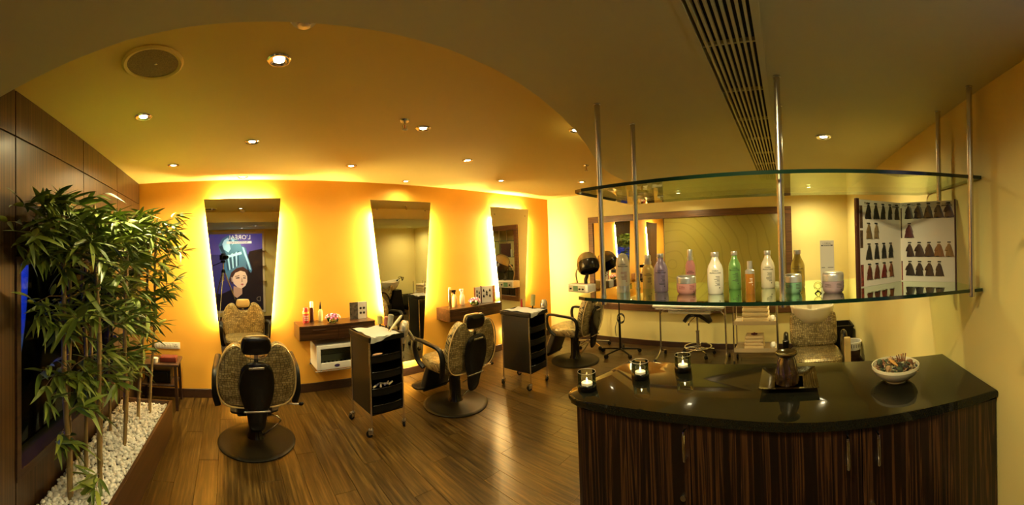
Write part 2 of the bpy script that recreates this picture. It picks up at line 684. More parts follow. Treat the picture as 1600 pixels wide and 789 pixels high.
ys = [YR, 0.0, 0.77, 1.53, 2.43, 3.25, YB]
for a, c in zip(ys, ys[1:]):
    panel(a, c, 2.247, ZC)
panel(YR, 0.0, 0, 2.247)
panel(0.0, 0.77, 0, 2.247)
panel(0.77, 1.53, 0, 2.247)
panel(1.53, 2.43, WZ1 + 0.035, 2.247)
panel(2.43, 3.25, WZ1 + 0.035, 2.247)
panel(1.53, 2.43, 0, WZ0 - 0.035)
panel(2.43, 3.25, 0, WZ0 - 0.035)
panel(WY1 + 0.035, 3.25, WZ0 - 0.035, WZ1 + 0.035)
panel(3.25, YB, 0, 2.247)

wn = MB()
wn.box((XA - 0.11, WY0 - 0.02, WZ0 - 0.03), (XA + 0.012, WY0 + 0.02, WZ1 + 0.03), 0, 0.003)
wn.box((XA - 0.11, WY1 - 0.02, WZ0 - 0.03), (XA + 0.012, WY1 + 0.03, WZ1 + 0.03), 0, 0.003)
wn.box((XA - 0.11, WY0 + 0.02, WZ0 - 0.03), (XA + 0.012, WY1 - 0.02, WZ0 + 0.02), 0, 0.003)
wn.box((XA - 0.11, WY0 + 0.02, WZ1 - 0.01), (XA + 0.012, WY1 - 0.02, WZ1 + 0.03), 0, 0.003)
win = struct('window_1', wn, 'dark_wood')
q = MB()
q.box((XA - 0.07, WY0 + 0.01, WZ0 + 0.01), (XA - 0.062, WY1 - 0.01, WZ1))
obj('window_pane', q, 'window_glass', win, smooth=False)

# skirting boards
for nm, lo_, hi_ in (('baseboard_back', (XA, YB - 0.018, 0), (XC - 0.019, YB, 0.10)), ('baseboard_right', (XC - 0.018, YR + 0.019, 0), (XC, YB, 0.085)), ('baseboard_front', (XA, YR, 0), (1.36, YR + 0.018, 0.1)), ('baseboard_front', (2.0, YR, 0), (XC, YR + 0.018, 0.1))):
    q = MB()
    q.box(lo_, hi_, 0, 0.004)
    struct(nm, q, 'dark_wood')

# ------------------------------------------------------------------ night garden beyond the window
q = MB()
q.box((-7, -1.5, -0.4), (XA - 0.13, 15, -0.30))
struct('ground', q, pbr('night_ground', (0.10, 0.22, 0.22), 0.9))
q = MB()
q.box((-5.2, -1, -0.30), (-5.0, 15, 4.0))
hb = obj('building', q, pbr('blue_lit_render', (0.10, 0.16, 0.55), 0.8), smooth=False)
tag(hb, 'blue lit house wall seen in the night through the left window', 'building')
for (y0, y1) in ((8.22, 8.62), (9.3, 9.6)):
    q = MB()
    q.box((-5.0, y0, 1.12), (-4.985, y1, 1.62))
    obj('lit_window', q, pbr('lit_window_glow', (0.6, 0.6, 0.3), 0.5, emit=(0.75, 0.72, 0.28), estr=0.9), hb, smooth=False)
q = MB()
rr = random.Random(11)
for k in range(900):
    c = (rr.uniform(-1.95, -1.35), rr.uniform(1.9, 3.9), rr.uniform(-0.30, 0.30))
    a = rr.uniform(0, 2 * PI)
    l = rr.uniform(0.04, 0.09)
    d = Vector((math.cos(a), math.sin(a), rr.uniform(-0.6, 0.8))).normalized() * l
    s = d.cross(Vector((rr.uniform(-1, 1), rr.uniform(-1, 1), 1))).normalized() * 0.012
    c = Vector(c)
    q.quad([c - d * 0.5, c + s, c + d * 0.5, c - s])
gb = obj('shrub', q, pbr('night_foliage', (0.22, 0.28, 0.42), 0.5), smooth=False)
tag(gb, 'low shrub outside the window glowing in blue garden light', 'shrub', kind='stuff')
q = MB()
for k in range(260):
    c = (rr.uniform(-1.9, -1.35), rr.uniform(2.0, 3.8), rr.uniform(-0.30, 0.32))
    q.ball(c, (rr.uniform(0.005, 0.012), rr.uniform(0.005, 0.014), 0.005), 1)
gb = obj('string_lights', q, pbr('blue_bulb', (0.05, 0.1, 0.6), 0.4, emit=(0.04, 0.10, 1.0), estr=1.6))
tag(gb, 'tiny blue string lights scattered through the shrub outside the window', 'string lights', kind='stuff')
for p, tgt, e, sz in (((-1.45, 2.3, 2.3), (-1.75, 3.1, -0.3), 300, 70), ((-2.0, 4.0, 2.0), (-5, 8.4, 1.2), 500, 80), ((-2.2, 1.2, 2.0), (-5, -0.2, 1.2), 420, 80), ((-2.4, 5.0, 2.4), (-4.0, 7.5, -0.3), 500, 90)):
    ld = bpy.data.lights.new('garden_light', 'SPOT')
    ld.energy = e
    ld.color = (0.06, 0.16, 1.0)
    ld.spot_size = R(sz)
    ld.spot_blend = 0.5
    ld.shadow_soft_size = 0.05
    lo2 = bpy.data.objects.new('garden_light', ld)
    COL.objects.link(lo2)
    lo2.location = p
    lo2.rotation_euler = (Vector(tgt) - Vector(p)).to_track_quat('-Z', 'Y').to_euler()

# ------------------------------------------------------------------ framed glass on the end wall
fx0, fx1 = XC - 0.045, XC
fr = thing('framed_wall_mirror', 'long wooden framed mirror and etched glass panel on the cream end wall', 'mirror', (XC, 1.58, 0.54))
FY0, FY1, FZ0, FZ1 = -0.065, 3.22, 0.55, 2.09


def frame_side(lo_, hi_):
    q = MB()
    q.box(lo_, hi_, 0, 0.006)
    o = obj('frame_rail', q, 'frame_wood', fr, smooth=False)
    o.matrix_parent_inverse = Matrix.Translation((-XC, -1.58, -0.54))
    return o


def keep(o, root_loc):
    o.matrix_parent_inverse = Matrix.Translation([-v for v in root_loc])
    return o


frame_side((fx0, FY0, FZ1 - 0.10), (fx1, FY1, FZ1))
frame_side((fx0, FY0, FZ0), (fx1, FY1, FZ0 + 0.10))
frame_side((fx0, FY1 - 0.09, FZ0 + 0.10), (fx1, FY1, FZ1 - 0.10))
frame_side((fx0, FY0, FZ0 + 0.10), (fx1, FY0 + 0.09, FZ1 - 0.10))
q = MB()
q.box((XC - 0.022, 1.86, FZ0 + 0.09), (XC - 0.012, FY1 - 0.08, FZ1 - 0.09))
keep(obj('mirror_pane', q, 'mirror', fr, smooth=False), (XC, 1.58, 0.54))
q = MB()
q.box((-0.005, -0.95, -0.68), (0.005, 0.95, 0.68))
o = obj('etched_pane', q, 'etched', fr, smooth=False)
o.location = (-0.017, 0.91 - 1.58 + 0.0, 1.32 - 0.54)
o['label'] = 'olive glass pane with etched wave lines'

# ------------------------------------------------------------------ recessed lamps
lampmesh = None


def make_lamp():
    q = MB()
    q.lathe([(0.025, -0.0012), (0.056, -0.001), (0.056, -0.004), (0.050, -0.009), (0.042, -0.009), (0.030, -0.002), (0.025, -0.0012)], 28, 0, cap=False)
    ring = q.mesh('trim_ring', 'chrome')
    q = MB()
    q.lathe([(0.0, -0.001), (0.025, -0.001), (0.025, -0.0045), (0.0, -0.0045)], 24, 0, cap=False)
    bulb = q.mesh('bulb', 'lamp_glow')
    return ring, bulb


ring_me, bulb_me = make_lamp()


def lamp(x, y, z, label, watts=1.0, aim=None, group='recessed ceiling downlights', size=66, soft=1.0):
    t = thing('ceiling_light', label, 'ceiling light', (x, y, z), 0, group)
    link('trim_ring', ring_me, t)
    link('bulb', bulb_me, t)
    ld = bpy.data.lights.new('lamp', 'SPOT')
    ld.energy = SPOT * watts
    ld.color = LAMPC
    ld.spot_size = R(size)
    ld.spot_blend = 0.8
    ld.shadow_soft_size = 0.035
    lo2 = bpy.data.objects.new('lamp', ld)
    COL.objects.link(lo2)
    lo2.parent = t
    lo2.location = (0, 0, -0.02)
    if aim:
        d = Vector(aim) - Vector((x, y, z))
        lo2.rotation_euler = d.to_track_quat('-Z', 'Y').to_euler()
    ld = bpy.data.lights.new('lamp_spill', 'SPOT')
    ld.energy = SOFT * watts * soft
    ld.color = LAMPC
    ld.spot_size = R(165)
    ld.spot_blend = 1.0
    ld.shadow_soft_size = 0.035
    lo3 = bpy.data.objects.new('lamp_spill', ld)
    COL.objects.link(lo3)
    lo3.parent = t
    lo3.location = (0, 0, -0.02)


for (x_, y_, lb, wt, aim) in (
    (0.25, 1.583, 'ceiling downlight nearest the lowered ceiling edge, beside the round speaker', 0.8, None),
    (-0.511, 2.16, 'ceiling downlight above the near bamboo stems by the wood wall', 1.4, (-0.75, 2.2, 0.3)),
    (0.205, 2.741, 'ceiling downlight above the back of the first salon chair', 0.7, None),
    (-0.506, 3.369, 'ceiling downlight in the back corner above the far bamboo', 3.2, (-0.72, 3.1, 1.5)),
    (1.244, 3.374, 'ceiling downlight above the first black trolley', 0.8, None),
    (1.359, 2.174, 'ceiling downlight right beside the pendant sprinkler', 0.7, None),
    (2.217, 2.733, 'ceiling downlight above the middle salon chair', 0.8, None),
    (2.281, 1.503, 'ceiling downlight tucked beside the curved ceiling edge near the glass shelves', 0.8, None),
    (2.158, 3.902, 'small ceiling downlight close above the middle trapezoid mirror', 0.7, None),
    (3.232, 3.311, 'ceiling downlight above the second black trolley', 0.8, None),
    (4.141, 2.662, 'ceiling downlight nearest the end wall, above the third salon chair', 0.9, None),
    (0.181, 3.96, 'small ceiling downlight close above the left trapezoid mirror', 0.5, None),
):
    lamp(x_, y_, ZC, lb, wt, aim)
lamp(2.412, -0.264, ZS, 'downlight in the lowered ceiling behind the glass shelves, over the counter', 1.7, None)
lamp(4.69, 1.46, ZS, 'downlight in the lowered ceiling over the white treatment table', 1.6, None)
lamp(4.72, -0.30, ZS, 'downlight in the lowered ceiling over the shampoo chair basin', 1.5, None)
lamp(0.35, -0.45, ZS, 'downlight in the lowered ceiling in front of the hair poster', 1.1, (0.1, YR, 1.5))
lamp(0.62, 0.22, ZS, 'unseen downlight added on the customer side of the glass shelves to light the bottles', 1.7, (1.9, -0.05, 1.55), size=60, soft=0.8)  # added lamp outside the view, brightens the bottle fronts

# speaker grille, detector, sprinklers
t = thing('ceiling_speaker', 'large round perforated speaker grille in the yellow ceiling', 'speaker', (-0.325, 1.572, ZC))
q = MB()
q.lathe([(0.118, -0.001), (0.142, -0.001), (0.142, -0.006), (0.132, -0.012), (0.118, -0.008)], 48, 0, cap=False)
obj('rim', q, 'ceiling', t)
q = MB()
q.lathe([(0.0, -0.001), (0.118, -0.001), (0.118, -0.006), (0.0, -0.008)], 48, 0, cap=False)
obj('grille', q, mottled('speaker_mesh', (0.13, 0.10, 0.05), (0.36, 0.28, 0.14), 380, 0.8), t)
q = MB()
q.ball((0.015, 0.0, -0.009), (0.010, 0.004, 0.002), 1)
obj('badge', q, 'steel', t)
t = thing('smoke_detector', 'round smoke detector half hidden by the lowered ceiling edge', 'smoke detector', (0.297, 1.268, ZC))
q = MB()
q.lathe([(0, -0.001), (0.055, -0.001), (0.055, -0.018), (0.045, -0.03), (0, -0.03)], 28, 0, cap=False)
obj('base', q, 'white_plastic', t)
q = MB()
q.lathe([(0, -0.03), (0.026, -0.03), (0.024, -0.045), (0, -0.048)], 20, 0, cap=False)
obj('sensor', q, 'silver', t)
for (x_, y_, lb) in ((1.166, 2.099, 'brass pendant fire sprinkler in the middle of the yellow ceiling'), (3.332, 2.076, 'pendant fire sprinkler near the glass shelf poles')):
    t = thing('fire_sprinkler', lb, 'sprinkler', (x_, y_, ZC))
    q = MB()
    q.lathe([(0, -0.001), (0.034, -0.001), (0.030, -0.010), (0.012, -0.014), (0, -0.014)], 24, 0, cap=False)
    obj('escutcheon', q, 'steel', t)
    q = MB()
    q.cyl((0, 0, -0.012), (0, 0, -0.034), 0.008)
    q.tube([(0.008, 0, -0.03), (0.017, 0, -0.042), (0.012, 0, -0.056), (0, 0, -0.062)], 0.0025, 6)
    q.tube([(-0.008, 0, -0.03), (-0.017, 0, -0.042), (-0.012, 0, -0.056), (0, 0, -0.062)], 0.0025, 6)
    obj('frame', q, 'steel', t)
    q = MB()
    q.cyl((0, 0, -0.034), (0, 0, -0.060), 0.003)
    obj('bulb', q, pbr('red_bulb', (0.5, 0.03, 0.02), 0.1), t)
    q = MB()
    q.lathe([(0, -0.062), (0.020, -0.062), (0.020, -0.064), (0, -0.064)], 16, 0, cap=False)
    obj('deflector', q, 'steel', t)

# air grille in the lowered ceiling
t = thing('air_grille', 'long linear slot air grille in the lowered ceiling', 'air vent', (GX0, GY0, ZS))
LX, LY = GX1 - GX0, GY1 - GY0
q = MB()
q.box((-0.02, -0.02, -0.006), (LX + 0.02, 0.006, 0.0))
q.box((-0.02, LY - 0.006, -0.006), (LX + 0.02, LY + 0.02, 0.0))
q.box((-0.02, 0.006, -0.006), (0.006, LY - 0.006, 0.0))
q.box((LX - 0.006, 0.006, -0.006), (LX + 0.02, LY - 0.006, 0.0))
obj('grille_frame', q, 'soffit', t, smooth=False)
q = MB()
q.box((0.001, 0.001, 0.09), (LX - 0.001, LY - 0.001, 0.095))
obj('duct', q, 'vent_slot', t, smooth=False)
q = MB()
q.box((0.006, -0.0045, 0.0), (LX - 0.006, 0.0045, 0.014))
sl = q.mesh('slat', 'soffit', False)
for k in range(8):
    link('slat', sl, t, (0, LY * (k + 1) / 9.0, -0.004))
q = MB()
q.box((-0.004, 0.004, 0.002), (0.004, LY - 0.004, 0.016))
cb = q.mesh('crossbar', 'soffit', False)
for k in range(1, 9):
    link('crossbar', cb, t, (LX * k / 9.0, 0, 0))

# ================================================================== MIRRORS WITH BACK LIGHTS
def half(z):
    return 0.297 + (z - 0.80) * 0.099


def mirror(cx, lb, top=True):
    t = thing('trapezoid_mirror', lb, 'mirror', (cx, YB, 0.2))
    z0, z1 = 0.0, 2.068           # above 0.2
    H = lambda z: half(z + 0.2)
    q = MB()
    q.prism([(-H(z0), z0), (H(z0), z0), (H(z1), z1), (-H(z1), z1)], 'y', -0.064, -0.058)
    for f in q.bm.faces:
        f.material_index = 0 if abs(f.normal.y) > 0.9 else 1
    q.bm.normal_update()
    for f in q.bm.faces:
        f.material_index = 0 if abs(f.normal.y) > 0.9 else 1
    obj('mirror_pane', q, ['mirror', 'mirror_edge'], t, smooth=False)
    q = MB()
    q.prism([(-H(z0) + 0.085, z0 + 0.09), (H(z0) - 0.085, z0 + 0.09), (H(z1) - 0.085, z1 - 0.09), (-H(z1) + 0.085, z1 - 0.09)], 'y', -0.0575, 0.0)
    obj('backing_box', q, 'white_paint', t, smooth=False)
    ends = [((-H(0.66) + 0.028, -0.034, 0.66), (-H(1.90) + 0.028, -0.034, 1.90)), ((H(0.66) - 0.028, -0.034, 0.66), (H(1.90) - 0.028, -0.034, 1.90)),
            ((-0.16, -0.034, z0 + 0.04), (0.16, -0.034, z0 + 0.04))]
    if top:
        ends.append(((-H(z1) + 0.10, -0.034, z1 - 0.035), (H(z1) - 0.10, -0.034, z1 - 0.035)))
    for a, c in ends:
        q = MB()
        q.cyl(a, c, 0.010, 10)
        obj('tube_lamp', q, 'tube', t)
    for sx in (-1, 1):
        q = MB()
        q.cyl((sx * (H(z1) - 0.09), -0.064, z1 - 0.115), (sx * (H(z1) - 0.09), -0.069, z1 - 0.115), 0.009, 14)
        obj('fixing_stud', q, 'steel', t)


mirror(0.178, 'leftmost back lit trapezoid mirror, reflecting the blue hair poster')
mirror(2.175, 'middle back lit trapezoid mirror on the orange wall, behind the trolley with the hair dryer', False)
mirror(4.145, 'rightmost back lit trapezoid mirror, next to the bright cream corner')

# ================================================================== POSTER WALL (seen in the left mirror)
t = thing('light_box_poster', 'tall poster of a woman with towering blue hair, reflected in the left mirror', 'poster', (0.13, YR, 0.25))
PW, PH = 0.74, 1.94      # half width, height
q = MB()
q.box((-PW - 0.05, 0.0, -0.05), (PW + 0.05, 0.03, PH + 0.05), 0, 0.004)
obj('box_frame', q, pbr('poster_border', (0.75, 0.70, 0.58), 0.4), t, smooth=False)


def pm(name, col, e=0.38):
    return pbr(name, col, 0.35, emit=col, estr=e)


pmats = [pm('poster_violet', (0.075, 0.06, 0.33)), pm('poster_night', (0.004, 0.004, 0.012)), pm('poster_hair', (0.06, 0.17, 0.30)), pm('poster_hair_light', (0.35, 0.62, 0.78), 0.6),
         pm('poster_hair_dark', (0.015, 0.05, 0.10)), pm('poster_skin', (0.72, 0.50, 0.36)), pm('poster_line', (0.05, 0.02, 0.02)), pm('poster_lips', (0.42, 0.10, 0.09)), pm('poster_white', (0.9, 0.9, 0.92)), pm('poster_blue', (0.03, 0.03, 0.16)), pm('poster_shade', (0.45, 0.27, 0.18))]
q = MB()


def art(pts, mat, layer):
    """flat printed shape; pts in mirror-image pixels of the reflection (x right = +X)"""
    q.quad([((px - 359.3) * 0.01645 - 0.13 + 0.13 - 0.0, 0.0305 + 0.0004 * layer, 1.94 - (py - 364.5) * 0.0166) for px, py in pts], mat)


def lim(px):
    return max(315.0, min(404.0, px))


x0p, x1p, y0p, y1p = 315.0, 404.2, 365, 481
art([(x0p, y0p), (x1p, y0p), (x1p, 396), (x0p, 396)], 0, 0)
art([(x0p, 396), (x1p, 396), (x1p, y1p), (x0p, y1p)], 9, 0)
art([(384, 392), (x1p, 388), (x1p, y1p), (378, y1p), (372, 440)], 1, 1)
art([(x0p, y1p), (x0p, 452), (340, 456), (358, 448), (372, 446), (392, 458), (398, y1p)], 1, 2)
# towering hair
art([(343, 372), (352, 367), (364, 371), (371, 380), (374, 394), (378, 408), (381, 420), (374, 416), (366, 418), (358, 425), (353, 436), (348, 431), (345, 418), (346, 404), (340, 394), (337, 382)], 2, 3)
art([(346, 374), (354, 369), (362, 374), (358, 384), (352, 393), (345, 388), (343, 380)], 3, 4)
for k in range(7):
    art([(347 + 3.2 * k, 398 - k), (349 + 3.2 * k, 397 - k), (352 + 2.6 * k, 420 - 1.2 * k), (350.5 + 2.6 * k, 421 - 1.2 * k)], 3 if k % 2 else 4, 4)
art([(338, 384), (342, 382), (349, 396), (346, 401)], 4, 5)
art([(352, 397), (372, 392), (372.5, 396), (352, 401)], 3, 5)
art([(352, 370), (356, 369), (360, 388), (357, 394)], 2, 5)
art([(370, 386), (374, 383), (379, 387), (381, 398), (385, 410), (388, 420), (386, 425), (383, 421), (379, 410), (373, 400)], 2, 4)
art([(373, 385), (376, 386), (379.5, 397), (384, 411), (386, 420), (384, 419), (380, 407), (376, 396)], 3, 5)
art([(352, 434), (356, 423), (364, 417), (374, 415), (381, 420), (381, 430), (375, 424), (366, 425), (360, 430), (357, 442)], 6, 5)
# neck, face
art([(359, 444), (372, 448), (372, 456), (364, 462), (358, 458)], 10, 4)
art([(357, 432), (362, 424), (370, 421), (377, 423), (380, 430), (380, 438), (377, 444), (371, 448), (365, 446), (359, 440)], 5, 6)
art([(355, 430), (358, 431), (359, 438), (356, 437)], 5, 5)
art([(362, 431.5), (368, 430.5), (368.5, 432.6), (363, 433.0)], 6, 8)
art([(374, 431.0), (378, 431.5), (378, 433), (374, 432.8)], 6, 8)
art([(361.5, 429), (368, 427.8), (368, 428.8), (361.6, 430)], 6, 8)
art([(373.6, 428), (378.4, 429), (378.3, 430), (373.6, 429)], 6, 8)
art([(371.2, 432), (372.4, 432), (373.4, 438), (370.6, 438.6)], 10, 7)
art([(369.5, 441.2), (372.2, 440.4), (375.2, 441.2), (372.2, 443.4)], 7, 8)
obj('printed_picture', q, pmats, t, smooth=False)
# lettering reads from the room, i.e. with +x to the reader's left
text_obj('poster_lettering', "L'ORÉAL", 0.155, pmats[8], t, (0.16, 0.036, PH - 0.10), (R(90), 0, R(180)))
q = MB()
q.box((-0.16, 0.031, PH - 0.255), (0.47, 0.0335, PH - 0.195))
obj('title_band', q, pmats[8], t, smooth=False)
text_obj('poster_lettering', 'PROFESSIONNEL', 0.062, pmats[9], t, (0.155, 0.036, PH - 0.225), (R(90), 0, R(180)))
text_obj('poster_lettering', 'D', 0.17, pbr('poster_grey', (0.3, 0.3, 0.32), 0.5), t, (0.62, 0.036, 0.28), (R(90), 0, R(180)))
for k, z in enumerate((0.98, 1.36, 1.74)):
    t2 = thing('glass_wall_shelf', ('lowest', 'middle', 'topmost')[k] + ' of the small glass wall shelves beside the poster', 'shelf', (0.86, YR, z), 0, 'glass shelves beside the poster')
    q = MB()
    q.box((-0.10, 0.0, 0), (0.10, 0.12, 0.008), 0, 0.002)
    obj('shelf_board', q, 'shelf_glass', t2, smooth=False)
    for sx in (-0.08, 0.08):
        q = MB()
        q.cyl((sx, 0, -0.008), (sx, 0.03, -0.008), 0.008)
        obj('bracket', q, 'steel', t2)

# ------------------------------------------------------------------ the photographer's tripod and camera
fw = Vector((0.7156, 0.6985, 0)).normalized()
sd = Vector((fw.y, -fw.x, 0))
t = thing('camera_tripod', 'photographer tripod with a black camera, seen only in the left mirror', 'tripod', (-0.16 * fw.x, -0.16 * fw.y, 0), math.atan2(-fw.x, fw.y))
q = MB()
q.box((-0.075, -0.045, 1.535), (0.075, 0.035, 1.655), 0, 0.01)
q.box((-0.035, -0.04, 1.65), (0.035, 0.03, 1.69), 0, 0.01)
cb_ = obj('camera_body', q, 'black', t)
q = MB()
q.cyl((0, 0.03, 1.6), (0, 0.125, 1.6), 0.036, 24)
q.cyl((0, 0.125, 1.6), (0, 0.140, 1.6), 0.040, 24)
obj('lens', q, 'black_gloss', cb_)
q = MB()
q.box((-0.04, -0.05, 1.47), (0.04, 0.04, 1.53), 0, 0.01)
q.cyl((0, -0.04, 1.49), (-0.1, -0.26, 1.40), 0.009)
obj('pan_head', q, 'black', t)
q = MB()
q.cyl((0, 0, 1.05), (0, 0, 1.48), 0.015)
obj('centre_column', q, 'steel', t)
q = MB()
q.lathe([(0, 1.24), (0.045, 1.24), (0.05, 1.28), (0.03, 1.32), (0, 1.32)], 16)
obj('collar', q, 'black', t)
for k in range(3):
    a = 2 * PI * k / 3 + PI / 6
    q = MB()
    c, s = math.cos(a), math.sin(a)
    q.cyl((0.03 * c, 0.03 * s, 1.26), (0.22 * c, 0.22 * s, 0.75), 0.015)
    q.cyl((0.22 * c, 0.22 * s, 0.75), (0.48 * c, 0.48 * s, 0.012), 0.011)
    q.ball((0.48 * c, 0.48 * s, 0.012), 0.012, 1)
    obj('leg', q, 'steel', t)

# ================================================================== SALON CHAIRS
def superring(cx, cy, cz, hx, hy, n, e, axis):
    pts = []
    for k in range(n):
        a = 2 * PI * k / n
        c, s = math.cos(a), math.sin(a)
        u = hx * math.copysign(abs(c) ** (2 / e), c)
        v = hy * math.copysign(abs(s) ** (2 / e), s)
        pts.append((cx + u, cy + v, cz))
    return pts


def cushion(b, prof, n=40, e=3.0, mat=0, M4=None):
    """stack of super-ellipse rings (cx, cy, z, hx, hy)"""
    rr = []
    for (cx, cy, z, hx, hy) in prof:
        ring = [Vector(p) for p in superring(cx, cy, z, hx, hy, n, e, 'z')]
        if M4 is not None:
            ring = [M4 @ p for p in ring]
        rr.append(ring)
    b.rings(rr, mat)


def pillow_outline(b, outline, thick, edge_, bulge, mat=0, M4=None):
    """padded panel: outline in (x,z), thickness along y, soft domed faces"""
    n = len(outline)
    cx = sum(p[0] for p in outline) / n
    cz = sum(p[1] for p in outline) / n
    rr = []
    for s, y in ((0.02, -thick / 2 - bulge), (0.35, -thick / 2 - bulge * 0.93), (0.62, -thick / 2 - bulge * 0.72), (0.82, -thick / 2 - bulge * 0.38), (0.94, -thick / 2), (1.0, -thick / 2 + edge_), (1.0, thick / 2 - edge_), (0.94, thick / 2), (0.82, thick / 2 + bulge * 0.38), (0.62, thick / 2 + bulge * 0.72), (0.35, thick / 2 + bulge * 0.93), (0.02, thick / 2 + bulge)):
        ring = []
        for (x, z) in outline:
            p = Vector((cx + (x - cx) * s, y, cz + (z - cz) * s))
            ring.append(M4 @ p if M4 is not None else p)
        rr.append(ring)
    b.rings(rr, mat)


def smooth_closed(pts, k=6):
    """Catmull-Rom through a closed list of 2-D points"""
    out = []
    n = len(pts)
    for i in range(n):
        p0, p1, p2, p3 = (Vector((*pts[(i + j - 1) % n], 0)) for j in range(4))
        for s in range(k):
            t_ = s / k
            v = 0.5 * ((2 * p1) + (-p0 + p2) * t_ + (2 * p0 - 5 * p1 + 4 * p2 - p3) * t_ ** 2 + (-p0 + 3 * p1 - 3 * p2 + p3) * t_ ** 3)
            out.append((v.x, v.y))
    return out


def smooth_open(pts, k=6):
    out = []
    pts = [Vector(p) for p in pts]
    n = len(pts)
    for i in range(n - 1):
        p0, p1, p2, p3 = pts[max(i - 1, 0)], pts[i], pts[i + 1], pts[min(i + 2, n - 1)]
        for s in range(k):
            t_ = s / k
            out.append(0.5 * ((2 * p1) + (-p0 + p2) * t_ + (2 * p0 - 5 * p1 + 4 * p2 - p3) * t_ ** 2 + (-p0 + 3 * p1 - 3 * p2 + p3) * t_ ** 3))
    out.append(pts[-1])
    return out


BACK_T = Matrix.Translation((0, -0.225, 0.40)) @ Matrix.Rotation(R(9), 4, 'X')


